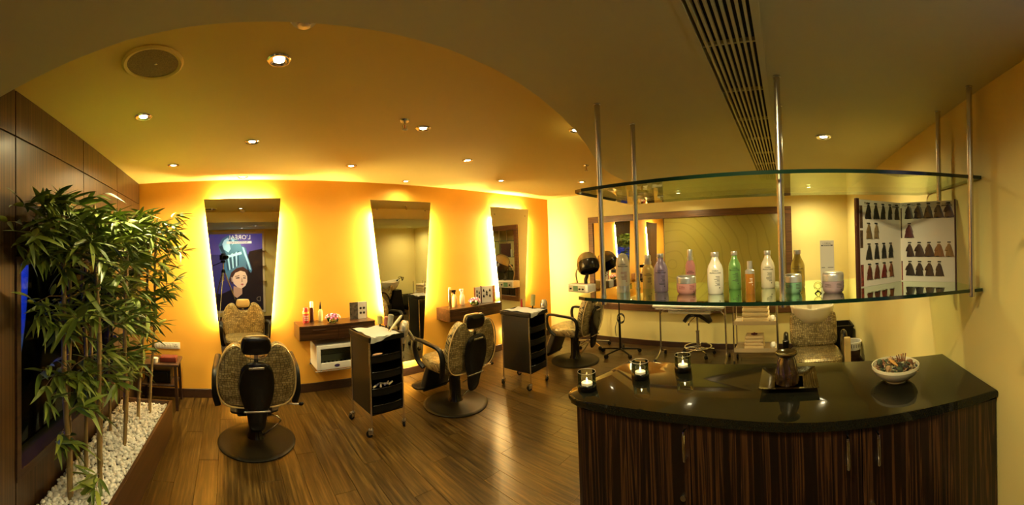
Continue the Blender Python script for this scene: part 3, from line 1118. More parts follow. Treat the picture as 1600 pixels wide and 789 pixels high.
def salon_chair(lb):
    t = thing('salon_chair', lb, 'chair')
    q = MB()
    q.lathe([(0, 0.0), (0.335, 0.0), (0.338, 0.010), (0.322, 0.020), (0.300, 0.018), (0.285, 0.022), (0.12, 0.034), (0.10, 0.045), (0, 0.045)], 64, cap=False)
    obj('base_disc', q, 'black_metal', t)
    q = MB()
    q.lathe([(0.085, 0.04), (0.062, 0.09), (0.057, 0.30), (0.070, 0.36), (0.0, 0.36)], 32, cap=False)
    obj('column', q, 'black_gloss', t)
    q = MB()
    q.lathe([(0.040, 0.355), (0.040, 0.385)], 24)
    q.box((-0.15, -0.18, 0.372), (0.15, 0.2, 0.388), 0, 0.004)
    obj('seat_plate', q, 'black_metal', t)
    q = MB()
    q.tube(smooth_open([(0.05, -0.03, 0.06), (0.12, -0.08, 0.13), (0.19, -0.11, 0.20), (0.20, -0.13, 0.235), (0.14, -0.13, 0.27), (0.03, -0.09, 0.235)], 5), 0.0065, 8)
    q.ball((0.05, -0.03, 0.06), 0.016, 1)
    obj('pump_lever', q, 'chrome', t)
    q = MB()
    cushion(q, [(0, 0.02, 0.385, 0.20, 0.20), (0, 0.02, 0.392, 0.262, 0.25), (0, 0.02, 0.42, 0.285, 0.268), (0, 0.025, 0.47, 0.287, 0.272), (0, 0.025, 0.497, 0.27, 0.255), (0, 0.02, 0.508, 0.20, 0.19), (0, 0.02, 0.512, 0.05, 0.05)], 48, 4.0)
    obj('seat', q, 'croc', t)
    # backrest with the dip that takes the headrest
    out = smooth_closed([(-0.10, 0.005), (0.10, 0.005), (0.235, 0.03), (0.298, 0.11), (0.312, 0.24), (0.290, 0.38), (0.235, 0.485), (0.165, 0.525), (0.115, 0.495), (0.085, 0.435), (0.0, 0.415), (-0.085, 0.435), (-0.115, 0.495), (-0.165, 0.525), (-0.235, 0.485), (-0.290, 0.38), (-0.312, 0.24), (-0.298, 0.11), (-0.235, 0.03)], 4)
    q = MB()
    pillow_outline(q, out, 0.085, 0.02, 0.018, 0, BACK_T)
    br = obj('backrest', q, 'croc', t, ang=60)
    q = MB()
    q.tube([BACK_T @ Vector((x_, -0.045, z_)) for x_, z_ in out], 0.006, 6, closed=True)
    obj('piping', q, 'gold_pad', br)
    out2 = smooth_closed([(-0.05, -0.16), (0.05, -0.16), (0.085, -0.02), (0.128, 0.12), (0.138, 0.25), (0.105, 0.37), (0.0, 0.405), (-0.105, 0.37), (-0.138, 0.25), (-0.128, 0.12), (-0.085, -0.02)], 5)
    q = MB()
    pillow_outline(q, out2, 0.03, 0.012, 0.010, 0, BACK_T @ Matrix.Translation((0, -0.083, 0)))
    obj('back_shell', q, 'black_gloss', t, ang=60)
    for a_, c_ in (((-0.06, -0.112, 0.355), (0.06, -0.098, 0.372)), ((-0.105, -0.112, 0.0), (0.105, -0.096, 0.014))):
        q = MB()
        q.box(a_, c_, 0, 0.004, BACK_T)
        obj('trim_bar', q, 'steel', t)
    q = MB()
    q.box((-0.017, -0.055, 0.36), (0.017, -0.043, 0.47), 0, 0.003, BACK_T)
    obj('headrest_post', q, 'steel', t)
    q = MB()
    hr = smooth_closed([(-0.075, 0.45), (0.075, 0.45), (0.112, 0.475), (0.120, 0.52), (0.105, 0.575), (0.07, 0.59), (-0.07, 0.59), (-0.105, 0.575), (-0.120, 0.52), (-0.112, 0.475)], 4)
    pillow_outline(q, hr, 0.05, 0.018, 0.012, 0, BACK_T @ Matrix.Translation((0, -0.035, 0)))
    hh = obj('headrest', q, 'black_gloss', t, ang=60)
    q = MB()
    hr2 = [(a * 0.86, 0.52 + (c - 0.52) * 0.86) for a, c in hr]
    pillow_outline(q, hr2, 0.03, 0.012, 0.012, 0, BACK_T @ Matrix.Translation((0, 0.012, 0)))
    obj('headrest_pad', q, 'gold_pad', hh, ang=60)
    for sx in (-1, 1):
        q = MB()
        path = smooth_open([(sx * 0.315, -0.20, 0.40), (sx * 0.335, -0.235, 0.50), (sx * 0.335, -0.235, 0.60), (sx * 0.335, -0.18, 0.665), (sx * 0.335, 0.0, 0.685), (sx * 0.335, 0.17, 0.695), (sx * 0.335, 0.225, 0.665), (sx * 0.335, 0.235, 0.58), (sx * 0.320, 0.20, 0.47), (sx * 0.30, 0.13, 0.41)], 5)
        rings = []
        for i, p in enumerate(path):
            tt = (path[min(i + 1, len(path) - 1)] - path[max(i - 1, 0)]).normalized()
            up = Vector((1, 0, 0))
            up = (up - tt * up.dot(tt)).normalized()
            s2 = tt.cross(up)
            rings.append([p + up * 0.026 * math.copysign(abs(math.cos(2 * PI * k / 12)) ** 0.6, math.cos(2 * PI * k / 12)) + s2 * 0.016 * math.copysign(abs(math.sin(2 * PI * k / 12)) ** 0.6, math.sin(2 * PI * k / 12)) for k in range(12)])
        q.rings(rings)
        obj('armrest', q, 'black', t)
    # leg rest hanging from the seat front, with a foot plate
    q = MB()
    LT = Matrix.Translation((0, 0.25, 0.40)) @ Matrix.Rotation(R(24), 4, 'X')
    q.box((-0.17, -0.05, -0.36), (0.17, 0.03, 0.0), 0, 0.022, LT)
    obj('leg_rest', q, 'black_leather', t)
    q = MB()
    q.box((-0.15, 0.0305, -0.33), (0.15, 0.045, -0.03), 0, 0.012, LT)
    obj('leg_pad', q, 'croc', t)
    q = MB()
    fp = smooth_closed([(-0.20, 0.34), (-0.24, 0.42), (-0.20, 0.53), (0.0, 0.56), (0.20, 0.53), (0.24, 0.42), (0.20, 0.34), (0.0, 0.32)], 4)
    q.prism(fp, 'z', 0.088, 0.108, 0, 0.005)
    obj('foot_plate', q, 'black', t)
    q = MB()
    q.tube(smooth_open([(0.12, -0.10, 0.385), (0.26, -0.17, 0.375), (0.36, -0.19, 0.372)], 4), 0.006, 8)
    rl = obj('recline_lever', q, 'steel', t)
    q = MB()
    q.ball((0.37, -0.19, 0.372), (0.022, 0.016, 0.016), 2)
    obj('knob', q, 'black_gloss', rl)
    return t


ch = salon_chair('gold crocodile salon chair with its back to us, facing the leftmost mirror')
ch.location = (0.215, 3.13, 0.0)
ch.rotation_euler = (0, 0, R(-2))
dup(ch, (2.20, 3.05, 0), R(3), 'gold crocodile salon chair in front of the middle mirror, between the two black trolleys', 'gold crocodile styling chairs')
dup(ch, (4.125, 2.86, 0), R(4), 'gold crocodile salon chair seen side on near the hood dryer and the end wall', 'gold crocodile styling chairs')
ch['group'] = 'gold crocodile styling chairs'

# ================================================================== WALL CONSOLES, STERILISER
def console(x0, x1, lb):
    t = thing('wall_console', lb, 'console', ((x0 + x1) / 2, YB, 0.665), 0, 'wall hung drawer consoles')
    h = (x1 - x0) / 2
    q = MB()
    q.box((-h, -0.32, 0.145), (h, 0, 0.163), 0, 0.002)
    q.box((-h, -0.30, 0), (-h + 0.018, 0, 0.145))
    q.box((h - 0.018, -0.30, 0), (h, 0, 0.145))
    q.box((-h + 0.018, -0.30, 0), (h - 0.018, 0, 0.016))
    q.box((-h + 0.018, -0.012, 0.016), (h - 0.018, 0, 0.145))
    obj('carcase', q, 'console_wood', t, smooth=False)
    for s in (-1, 1):
        q = MB()
        a, c = (-h + 0.002, -0.0015) if s < 0 else (0.0015, h - 0.002)
        q.box((a, -0.318, 0.004), (c, -0.300, 0.142), 0, 0.002)
        d = obj('drawer', q, 'console_wood', t, smooth=False)
        q = MB()
        m_ = (a + c) / 2
        q.box((m_ - 0.07, -0.330, 0.112), (m_ + 0.07, -0.318, 0.118), 0, 0.001)
        obj('drawer_pull', q, 'dark_wood', d, smooth=False)
    return t


console(0.752, 1.64, 'wall hung dark wood console between the left and middle mirrors, above the steriliser')
console(2.70, 3.64, 'wall hung striped wood console behind the middle salon chair headrest')

t = thing('steriliser_cabinet', 'cream tool steriliser cabinet with a glass door under the left console', 'steriliser', (1.19, 3.965, 0.335))
q = MB()
w_, d_, h_ = 0.25, 0.155, 0.265
q.box((-w_, -d_ + 0.02, 0), (w_, d_, 0.015), 0, 0.003)
q.box((-w_, -d_ + 0.02, h_ - 0.015), (w_, d_, h_), 0, 0.003)
q.box((-w_, -d_ + 0.02, 0.015), (-w_ + 0.015, d_, h_ - 0.015))
q.box((w_ - 0.015, -d_ + 0.02, 0.015), (w_, d_, h_ - 0.015))
q.box((-w_ + 0.015, d_ - 0.01, 0.015), (w_ - 0.015, d_, h_ - 0.015))
obj('cabinet_body', q, 'white_plastic', t)
q = MB()
q.box((-w_, -d_, 0), (-w_ + 0.045, -d_ + 0.02, h_), 0, 0.003)
q.box((w_ - 0.045, -d_, 0), (w_, -d_ + 0.02, h_), 0, 0.003)
q.box((-w_ + 0.045, -d_, 0), (w_ - 0.045, -d_ + 0.02, 0.075), 0, 0.003)
q.box((-w_ + 0.045, -d_, h_ - 0.04), (w_ - 0.045, -d_ + 0.02, h_), 0, 0.003)
dr = obj('door', q, 'white_plastic', t)
q = MB()
q.box((-w_ + 0.043, -d_ + 0.008, 0.073), (w_ - 0.043, -d_ + 0.012, h_ - 0.038))
obj('door_pane', q, 'cup_glass', dr, smooth=False)
q = MB()
q.lathe([(0, 0), (1, 0), (1, 1), (0, 1)], 20, M4=Matrix.Translation((-0.02, -d_ - 0.0015, 0.036)) @ Matrix.Rotation(R(90), 4, 'X') @ Matrix.Diagonal((0.032, 0.016, -0.0015, 1)))
obj('maker_badge', q, pbr('navy_badge', (0.05, 0.03, 0.12), 0.3), dr)
q = MB()
for k in range(9):
    q.cyl((-0.20 + k * 0.05, -0.11, 0.155), (-0.20 + k * 0.05, 0.13, 0.155), 0.0018, 6)
q.cyl((-0.234, -0.1, 0.153), (0.234, -0.1, 0.153), 0.003, 6)
q.cyl((-0.234, 0.12, 0.153), (0.234, 0.12, 0.153), 0.003, 6)
obj('wire_rack', q, 'chrome', t)
q = MB()
for k in range(7):
    xx = -0.17 + 0.05 * k
    q.box((xx, -0.09, 0.016), (xx + 0.022, 0.06, 0.028), 0, 0.003, Matrix.Rotation(R(0), 4, 'Z'))
obj('tools', q, 'black', t)['kind'] = 'stuff'
q = MB()
q.tube([(-0.27, -0.16, -0.012), (0.27, -0.16, -0.012), (0.27, 0.155, -0.012), (-0.27, 0.155, -0.012)], 0.006, 8, closed=True)
q.box((-0.26, 0.148, -0.012), (-0.24, 0.156, 0.05))
q.box((0.24, 0.148, -0.012), (0.26, 0.156, 0.05))
for xx in (-0.2, 0.2):
    q.box((xx - 0.008, -0.155, -0.014), (xx + 0.008, 0.15, -0.006))
obj('wall_bracket', q, 'steel', t)
q = MB()
for xx in (-0.2, 0.2):
    for yy in (-0.12, 0.12):
        q.cyl((xx, yy, -0.006), (xx, yy, 0.0), 0.014)
obj('feet', q, 'black', t)['kind'] = 'stuff'


# ------------------------------------------------------------------ small goods helpers
def lathe_part(name, prof, mat, parent, n=24, loc=(0, 0, 0), rot=(0, 0, 0), ang=50):
    q = MB()
    q.lathe(prof, n, cap=False)
    return obj(name, q, mat, parent, loc, rot, ang=ang)


def spray_can(lb, loc, r, h, body, cap, capfrac=0.2, cat='spray can', name='hair_spray_can', group=None):
    t = thing(name, lb, cat, loc, 0, group)
    hc = h * (1 - capfrac)
    lathe_part('can_body', [(0, 0), (r * 0.94, 0), (r, 0.004), (r, hc - 0.012), (r * 0.86, hc), (0, hc)], body, t)
    lathe_part('cap', [(0, hc), (r * 0.84, hc), (r * 0.84, h - 0.006), (r * 0.70, h), (0, h)], cap, t)
    return t


def posy(lb, loc, rad, hgt, seed, cols):
    t = thing('flower_bowl', lb, 'flowers', loc, 0, 'glass bowls of small flowers')
    lathe_part('glass_bowl', [(0.0, 0.0), (0.03, 0.0), (rad * 0.62, 0.012), (rad * 0.7, 0.035), (rad * 0.56, 0.055), (rad * 0.545, 0.054), (rad * 0.68, 0.035), (rad * 0.6, 0.014), (0.0, 0.004)], 'cup_glass', t)
    rr = random.Random(seed)
    q = MB()
    for k in range(90):
        a = rr.uniform(0, 2 * PI)
        e = rr.uniform(-0.25, 1.2)
        d = Vector((math.cos(a) * math.cos(e), math.sin(a) * math.cos(e), math.sin(e)))
        p = Vector((0, 0, hgt * 0.35)) + Vector((d.x * rad * 0.8, d.y * rad * 0.8, d.z * hgt * 0.35)) * rr.uniform(0.5, 1)
        s = d.cross(Vector((rr.uniform(-1, 1), rr.uniform(-1, 1), rr.uniform(-1, 1)))).normalized() * 0.008
        l = (d + Vector((0, 0, -0.3))).normalized() * 0.03
        q.quad([p - l * 0.5, p + s, p + l * 0.5, p - s])
    o = obj('foliage', q, 'flower_leaf', t, smooth=False)
    o['kind'] = 'stuff'
    fm = {}
    for c in cols:
        q = MB()
        for k in range(5):
            a = 2 * PI * k / 5
            q.ball((0.0085 * math.cos(a), 0.0085 * math.sin(a), 0), (0.0075, 0.0075, 0.0025), 1)
        q.ball((0, 0, 0.001), 0.004, 1, 1)
        fm[c] = q.mesh('blossom', [c, 'wax'])
    for k in range(26):
        a = 2.4 * k
        e = math.asin(min(1, 0.08 + 0.92 * (k + 0.5) / 26))
        d = Vector((math.cos(a) * math.cos(e), math.sin(a) * math.cos(e), math.sin(e)))
        p = Vector((d.x * rad * 0.95, d.y * rad * 0.95, hgt * 0.42 + d.z * hgt * 0.45))
        o = link('blossom', fm[cols[k % len(cols)]], t, p, d.to_track_quat('Z', 'Y').to_euler())
        o.scale = (1.15, 1.15, 1.15)
    return t


ZT = 0.8285
spray_can('red hair spray can at the left end of the left console', (0.868, 4.0, ZT), 0.036, 0.175, pbr('can_red', (0.55, 0.05, 0.04), 0.25, 0.2), pbr('cap_red', (0.45, 0.03, 0.02), 0.35), group='bottles on the left console')
for k, (zz, c) in enumerate(((0.035, 'S'), (0.06, 'S'), (0.085, 'T'))):
    pass
tc = [o for o in bpy.data.objects if o.get('label', '').startswith('red hair spray can')][0]
q = MB()
for zz in (0.030, 0.052, 0.074):
    for k in range(4):
        a0 = R(235 + k * 22)
        pts = []
        for a_, z_ in ((a0, zz), (a0 + R(14), zz), (a0 + R(14), zz + 0.013), (a0, zz + 0.013)):
            pts.append((0.0364 * math.cos(a_), 0.0364 * math.sin(a_), z_))
        q.quad(pts)
obj('printed_label', q, pbr('pale_print', (0.75, 0.6, 0.5), 0.4), tc, smooth=False)['kind'] = 'stuff'
lathe_part('label_band', [(0.0363, 0.108), (0.0363, 0.128)], pbr('yellow_band', (0.8, 0.5, 0.06), 0.4), tc)
spray_can('dark brown bottle with a white cap beside the red can', (0.945, 4.03, ZT), 0.024, 0.235, pbr('dark_brown_glass', (0.05, 0.012, 0.006), 0.1, coat=0.5), pbr('milk_cap', (0.85, 0.75, 0.55), 0.4), 0.28, 'bottle', 'tonic_bottle', 'bottles on the left console')
t = thing('nozzle_bottle', 'small pale bottle with a black nozzle behind the left flower bowl', 'bottle', (1.055, 4.05, ZT), 0, 'bottles on the left console')
lathe_part('bottle_body', [(0, 0), (0.024, 0), (0.027, 0.02), (0.027, 0.11), (0.012, 0.14), (0, 0.14)], pbr('pale_lotion', (0.75, 0.62, 0.25), 0.25), t)
lathe_part('nozzle', [(0, 0.14), (0.013, 0.14), (0.012, 0.17), (0.006, 0.20), (0.004, 0.225), (0, 0.225)], 'black', t)
posy('glass bowl of pink and white blossoms on the left console', (1.165, 3.915, ZT), 0.095, 0.115, 5, ['flower_pink', 'flower_white', 'flower_pink', 'flower_purple'])
posy('glass bowl of pink blossoms on the right console behind the salon chair headrest', (3.17, 3.86, ZT), 0.09, 0.125, 9, ['flower_pink', 'flower_white', 'flower_purple'])


def swatch_mesh(name, col, seed, wide=1.0):
    """a lock of sample hair, fanned out from a tab"""
    rr = random.Random(seed)
    m = streaked(name, (260, 20, 20), [(0.3, tuple(c * 0.45 for c in col)), (0.7, tuple(min(1, c * 1.5) for c in col))], 0.35, 0.2)
    q = MB()
    lean = rr.uniform(-0.15, 0.35)
    for part in range(2):
        zt, zb = -0.004, (-0.052 if part == 0 else -0.030)
        wb = (0.013 if part == 0 else 0.011) * wide * rr.uniform(0.85, 1.15)
        sh = lean * 0.018 * (1 if part == 0 else -0.6)
        rings = []
        for k in range(6):
            s = k / 5
            z = zt + (zb - zt) * s
            hw = 0.0045 + (wb - 0.0045) * s ** 0.8
            cx = sh * s
            th = 0.0035 * (1 - 0.3 * s)
            yy = -0.003 - part * 0.002
            rings.append([(cx + hw * math.cos(2 * PI * j / 10), yy + th * math.sin(2 * PI * j / 10), z + 0.003 * math.sin(j * 2.2 + k)) for j in range(10)])
        q.rings(rings)
    return q.mesh('hair_swatch', m)


tab_me = None


def chart_page(parent, w_, h_, side, rows, header, pw=0.0):
    """page standing in local xz, face towards -y, from x=0 to x=w_"""
    global tab_me
    q = MB()
    q.box((0, 0, 0), (w_, 0.004, h_), 0, 0.0008)
    pg = obj('page', q, 'paper', parent, smooth=False)
    q = MB()
    if side == 'left':
        q.box((-0.014, -0.002, 0), (0.0, 0.010, h_), 0, 0.001)
    else:
        q.box((w_, -0.002, 0), (w_ + 0.006, 0.010, h_), 0, 0.001)
    obj('cover_edge', q, pbr('burgundy_cover', (0.06, 0.015, 0.012), 0.4), parent, smooth=False)
    return pg


# small open card on the left console
t = thing('shade_card', 'open black and cream hair colour card on the left console', 'card', (1.50, 3.98, ZT), R(0))
q = MB()
q.box((-0.105, 0, 0), (-0.001, 0.006, 0.20), 0, 0.001)
o = obj('cover_panel', q, mottled('black_photo_print', (0.008, 0.008, 0.01), (0.16, 0.13, 0.10), 26, 0.3), t, smooth=False)
o['label'] = 'black photographic cover half'
q = MB()
q.box((0.001, 0, 0), (0.105, 0.006, 0.20), 0, 0.001)
pg = obj('page', q, 'paper', t, smooth=False)
for i_ in range(2):
    for j_ in range(2):
        q = MB()
        q.ball((0.032 + 0.042 * i_, -0.003, 0.07 + 0.055 * j_), (0.015, 0.004, 0.015), 2)
        obj('shade_swatch', q, pbr('dark_hair', (0.02, 0.012, 0.01), 0.3), pg)
q = MB()
q.box((-0.005, 0.006, 0.0), (0.118, 0.030, 0.194), 0, 0.002)
obj('back_cover', q, 'dark_wood', t, smooth=False)
# items on the right console
spray_can('tall gold hair spray can at the left end of the right console', (2.775, 3.90, ZT), 0.024, 0.285, pbr('can_gold', (0.72, 0.48, 0.18), 0.22, 0.9), pbr('cap_gold', (0.80, 0.62, 0.30), 0.3, 0.6), 0.12, group='bottles on the right console')


def trigger_bottle(lb, loc, body, head, h=0.215, rz=0, group=None):
    t = thing('trigger_spray_bottle', lb, 'spray bottle', loc, rz, group)
    lathe_part('bottle_body', [(0, 0), (0.032, 0), (0.036, 0.01), (0.036, h * 0.55), (0.02, h * 0.70), (0.014, h * 0.76), (0, h * 0.76)], body, t)
    q = MB()
    q.cyl((0, 0, h * 0.75), (0, 0, h * 0.84), 0.016, 16)
    q.box((-0.045, -0.010, h * 0.86), (0.022, 0.010, h * 1.0), 0, 0.005)
    q.box((-0.012, -0.008, h * 0.82), (0.012, 0.008, h * 0.88), 0, 0.002)
    q.cyl((-0.045, 0, h * 0.945), (-0.056, 0, h * 0.945), 0.005, 10)
    sh = obj('spray_head', q, head, t)
    q = MB()
    q.tube([(-0.022, 0, h * 0.87), (-0.034, 0, h * 0.78), (-0.030, 0, h * 0.69)], 0.004, 8)
    obj('trigger', q, head, sh)
    return t


trigger_bottle('amber trigger spray bottle with a black head on the right console', (2.905, 3.975, ZT), pbr('amber_liquid', (0.70, 0.42, 0.16), 0.12, coat=0.5), 'black', 0.235, group='bottles on the right console')
trigger_bottle('pale clear trigger spray bottle with a white head on the right console', (3.055, 3.995, ZT), pbr('clear_liquid', (0.82, 0.66, 0.40), 0.1, coat=0.5), 'white_plastic', 0.235, R(15), group='bottles on the right console')
t = thing('shade_book', 'small open shade book with black swatches on the right console', 'book', (3.385, 3.965, ZT), R(-3))
for s in (-1, 1):
    q = MB()
    a, c = (-0.135, -0.008) if s < 0 else (0.004, 0.185)
    q.box((a, 0.0, 0), (c, 0.006, 0.24), 0, 0.001)
    pg = obj('page', q, 'paper', t, rot=(0, 0, R(-14 * s)), smooth=False)
    for j_ in range(4 if s < 0 else 6):
        q = MB()
        xx = a + 0.035 + 0.045 * (j_ % (2 if s < 0 else 3)) * 1.1
        zz = 0.20 - 0.058 * (j_ // (2 if s < 0 else 3)) - 0.025 * (j_ % 2)
        q.prism([(xx - 0.004, zz), (xx + 0.004, zz), (xx + 0.015, zz - 0.042), (xx - 0.013, zz - 0.036)], 'y', -0.006, 0.0)
        obj('shade_swatch', q, 'black', pg, smooth=False)
q = MB()
q.box((-0.012, -0.006, 0), (0.006, 0.010, 0.246), 0, 0.001)
obj('spine', q, pbr('burgundy_spine', (0.07, 0.012, 0.012), 0.4), t, smooth=False)
for a, c, s in ((-0.165, -0.136, -1), (0.186, 0.225, 1)):
    q = MB()
    q.box((a, -0.001, 0), (c, 0.007, 0.242), 0, 0.001)
    obj('cover_flap', q, mottled('russet_print', (0.30, 0.08, 0.02), (0.65, 0.25, 0.08), 25, 0.4), t, rot=(0, 0, R(-14 * s)), smooth=False)

# switch plate on the back wall
t = thing('switch_plate', 'white row of light switches with a socket beside the far bamboo', 'switch', (-0.725, YB, 0.585))
q = MB()
q.box((-0.15, -0.010, -0.037), (0.15, 0, 0.037), 0, 0.004)
obj('plate', q, 'white_plastic', t)
for k in range(6):
    q = MB()
    q.box((-0.130 + k * 0.032, -0.016, -0.020), (-0.106 + k * 0.032, -0.010, 0.020), 0, 0.002)
    obj('rocker_switch', q, 'white_paint', t)
q = MB()
q.box((0.075, -0.013, -0.025), (0.130, -0.010, 0.025), 0, 0.001)
sk = obj('socket', q, 'white_paint', t)
for px_, pz_ in ((0.09, -0.008), (0.115, -0.008), (0.1025, 0.012)):
    q = MB()
    q.cyl((px_, -0.0135, pz_), (px_, -0.0129, pz_), 0.0045, 10)
    obj('socket_hole', q, 'black', sk)

# ------------------------------------------------------------------ side table in the corner
t = thing('side_table', 'small dark side table in the corner behind the far bamboo', 'table', (-0.765, 3.90, 0))
q = MB()
q.box((-0.22, -0.17, 0.455), (0.22, 0.17, 0.480), 0, 0.004)
obj('table_top', q, 'dark_wood', t)
q = MB()
q.box((-0.19, -0.145, 0.24), (0.19, 0.145, 0.258), 0, 0.003)
obj('lower_shelf', q, 'dark_wood', t)
for sx in (-1, 1):
    for sy in (-1, 1):
        q = MB()
        Mx = Matrix.Translation((sx * 0.19, sy * 0.14, 0))
        q.rings([[(sx * 0.205 + a * 0.013, sy * 0.155 + c * 0.013, 0.0) for a, c in ((-1, -1), (1, -1), (1, 1), (-1, 1))], [(sx * 0.185 + a * 0.017, sy * 0.135 + c * 0.017, 0.455) for a, c in ((-1, -1), (1, -1), (1, 1), (-1, 1))]])
        obj('leg', q, 'dark_wood', t, smooth=False)
q = MB()
q.box((-0.09, -0.06, 0), (0.09, 0.06, 0.055), 0, 0.008)
q.box((-0.08, -0.05, 0.050), (0.08, 0.05, 0.058), 0, 0.002)
o = obj('tissue_box', q, pbr('red_lacquer', (0.12, 0.018, 0.010), 0.3), loc=(-0.665, 3.86, 0.48))
tag(o, 'low red lacquer box on the corner side table', 'box')
t = thing('tea_light_holder', 'white cup candle beside the red box on the corner side table', 'candle', (-0.80, 3.80, 0.48))
lathe_part('cup', [(0, 0), (0.028, 0), (0.032, 0.05), (0.028, 0.05), (0.026, 0.012), (0, 0.012)], 'ceramic', t)
lathe_part('wax_fill', [(0, 0.012), (0.0255, 0.012), (0.0275, 0.044), (0, 0.044)], 'wax', t)
q = MB()
q.box((-0.13, -0.10, 0), (0.13, 0.10, 0.13), 0, 0.012)
q.box((-0.10, -0.112, 0.02), (0.10, -0.098, 0.11), 0, 0.004)
o = obj('storage_box', q, 'black', loc=(-0.77, 3.91, 0.258))
tag(o, 'black storage box on the lower shelf of the corner side table', 'box')

# ================================================================== TROLLEYS
def caster(parent, x, y, a):
    q = MB()
    c, s = math.cos(a), math.sin(a)
    q.cyl((x, y, 0.055), (x, y, 0.075), 0.013, 12)
    for k in (-1, 1):
        q.box((-0.022, k * 0.014 - 0.003, -0.022), (0.018, k * 0.014 + 0.003, 0.02), 0, 0.002, Matrix.Translation((x + 0.012 * c, y + 0.012 * s, 0.048)) @ Matrix.Rotation(a, 4, 'Z'))
    q.box((-0.024, -0.017, 0.012), (0.018, 0.017, 0.022), 0, 0.002, Matrix.Translation((x + 0.012 * c, y + 0.012 * s, 0.044)) @ Matrix.Rotation(a, 4, 'Z'))
    cs = obj('caster_fork', q, 'steel', parent)
    q = MB()
    wx, wy = x + 0.02 * c, y + 0.02 * s
    q.cyl((wx - 0.010 * -s, wy - 0.010 * c, 0.030), (wx + 0.010 * -s, wy + 0.010 * c, 0.030), 0.030, 20)
    obj('caster_wheel', q, 'black', cs)
    q = MB()
    q.cyl((wx - 0.0115 * -s, wy - 0.0115 * c, 0.030), (wx + 0.0115 * -s, wy + 0.0115 * c, 0.030), 0.011, 12)
    obj('wheel_hub', q, 'steel', cs)


def trolley(lb, loc, rz):
    """origin under the near-left leg; width along x, depth along y"""
    W, D = 0.33, 0.40
    t = thing('salon_trolley', lb, 'trolley', loc, rz, 'black salon trolleys')
    for k, (x, y) in enumerate(((0, 0), (W, 0), (W, D), (0, D))):
        q = MB()
        q.cyl((x, y, 0.07), (x, y, 0.845), 0.0085, 12)
        lg = obj('leg', q, 'chrome', t)
        caster(lg, x, y, (2.6, 0.9, 2.0, 3.4)[k])
    for x in (0.0, W):
        q = MB()
        q.box((x - 0.005 + (0.006 if x == 0 else -0.006), 0.010, 0.185), (x + 0.005 + (0.006 if x == 0 else -0.006), D - 0.010, 0.815), 0, 0.002)
        obj('side_panel', q, 'black', t)
    q = MB()
    q.box((0.012, D - 0.016, 0.185), (W - 0.012, D - 0.008, 0.815))
    obj('back_panel', q, 'black', t, smooth=False)
    q = MB()
    q.box((0.012, 0.0, 0.178), (W - 0.012, D - 0.016, 0.190), 0, 0.002)
    obj('bottom_panel', q, 'black', t)
    # bowed drawers
    for k, z in enumerate((0.20, 0.345, 0.49, 0.635)):
        def bow(x):
            s = (x - W / 2) / (W / 2)
            return -0.026 * (1 - s * s)
        xs = [0.016 + (W - 0.032) * j / 12 for j in range(13)]
        q = MB()
        fr_, in_ = [(x, bow(x) + 0.004) for x in xs], [(x, bow(x) + 0.011) for x in xs]
        poly = fr_ + list(reversed(in_))
        ring = lambda z_: [(a, c, z_) for a, c in poly]
        q.rings([ring(z), ring(z + 0.062)])
        q.rings([[(a, c, z) for a, c in fr_] + [(W - 0.016, D - 0.02, z), (0.016, D - 0.02, z)], [(a, c, z + 0.005) for a, c in fr_] + [(W - 0.016, D - 0.02, z + 0.005), (0.016, D - 0.02, z + 0.005)]])
        dr = obj('drawer', q, 'black', t, smooth=False)
        q = MB()
        q.tube([(x, bow(x) + 0.002, z + 0.064) for x in xs], 0.005, 6)
        obj('drawer_lip', q, 'black_gloss', dr)
    # top tray
    q = MB()
    q.box((-0.012, -0.020, 0.822), (W + 0.012, D + 0.012, 0.830), 0, 0.003)
    q.box((-0.016, -0.026, 0.822), (W + 0.016, -0.016, 0.868), 0, 0.004)
    q.box((-0.016, D + 0.008, 0.822), (W + 0.016, D + 0.018, 0.868), 0, 0.004)
    q.box((-0.016, -0.016, 0.822), (-0.006, D + 0.008, 0.868), 0, 0.004)
    q.box((W + 0.006, -0.016, 0.822), (W + 0.016, D + 0.008, 0.868), 0, 0.004)
    tp = obj('top_tray', q, 'black', t)
    q = MB()
    q.box((W * 0.60, -0.016, 0.830), (W * 0.615, D + 0.008, 0.862))
    obj('tray_divider', q, 'black', tp, smooth=False)
    # loop holster for the dryer
    q = MB()
    q.tube([(W + 0.016 + 0.045 + 0.042 * math.cos(2 * PI * k / 20), 0.07 + 0.042 * math.sin(2 * PI * k / 20), 0.81) for k in range(20)], 0.004, 8, closed=True)
    q.cyl((W + 0.008, 0.07, 0.81), (W + 0.022, 0.07, 0.81), 0.006)
    obj('dryer_ring', q, 'chrome', t)
    return t


T1 = ((1.19, 2.90, 0), R(4))
T2 = ((2.986, 2.69, 0), R(5))
trolley('black salon trolley with brushes and an orange comb, beside the first salon chair', *T1)
trolley('black salon trolley between the middle and far salon chairs', *T2)


def on(tr, x, y, z):
    (p, a) = tr
    return (p[0] + x * math.cos(a) - y * math.sin(a), p[1] + x * math.sin(a) + y * math.cos(a), z)


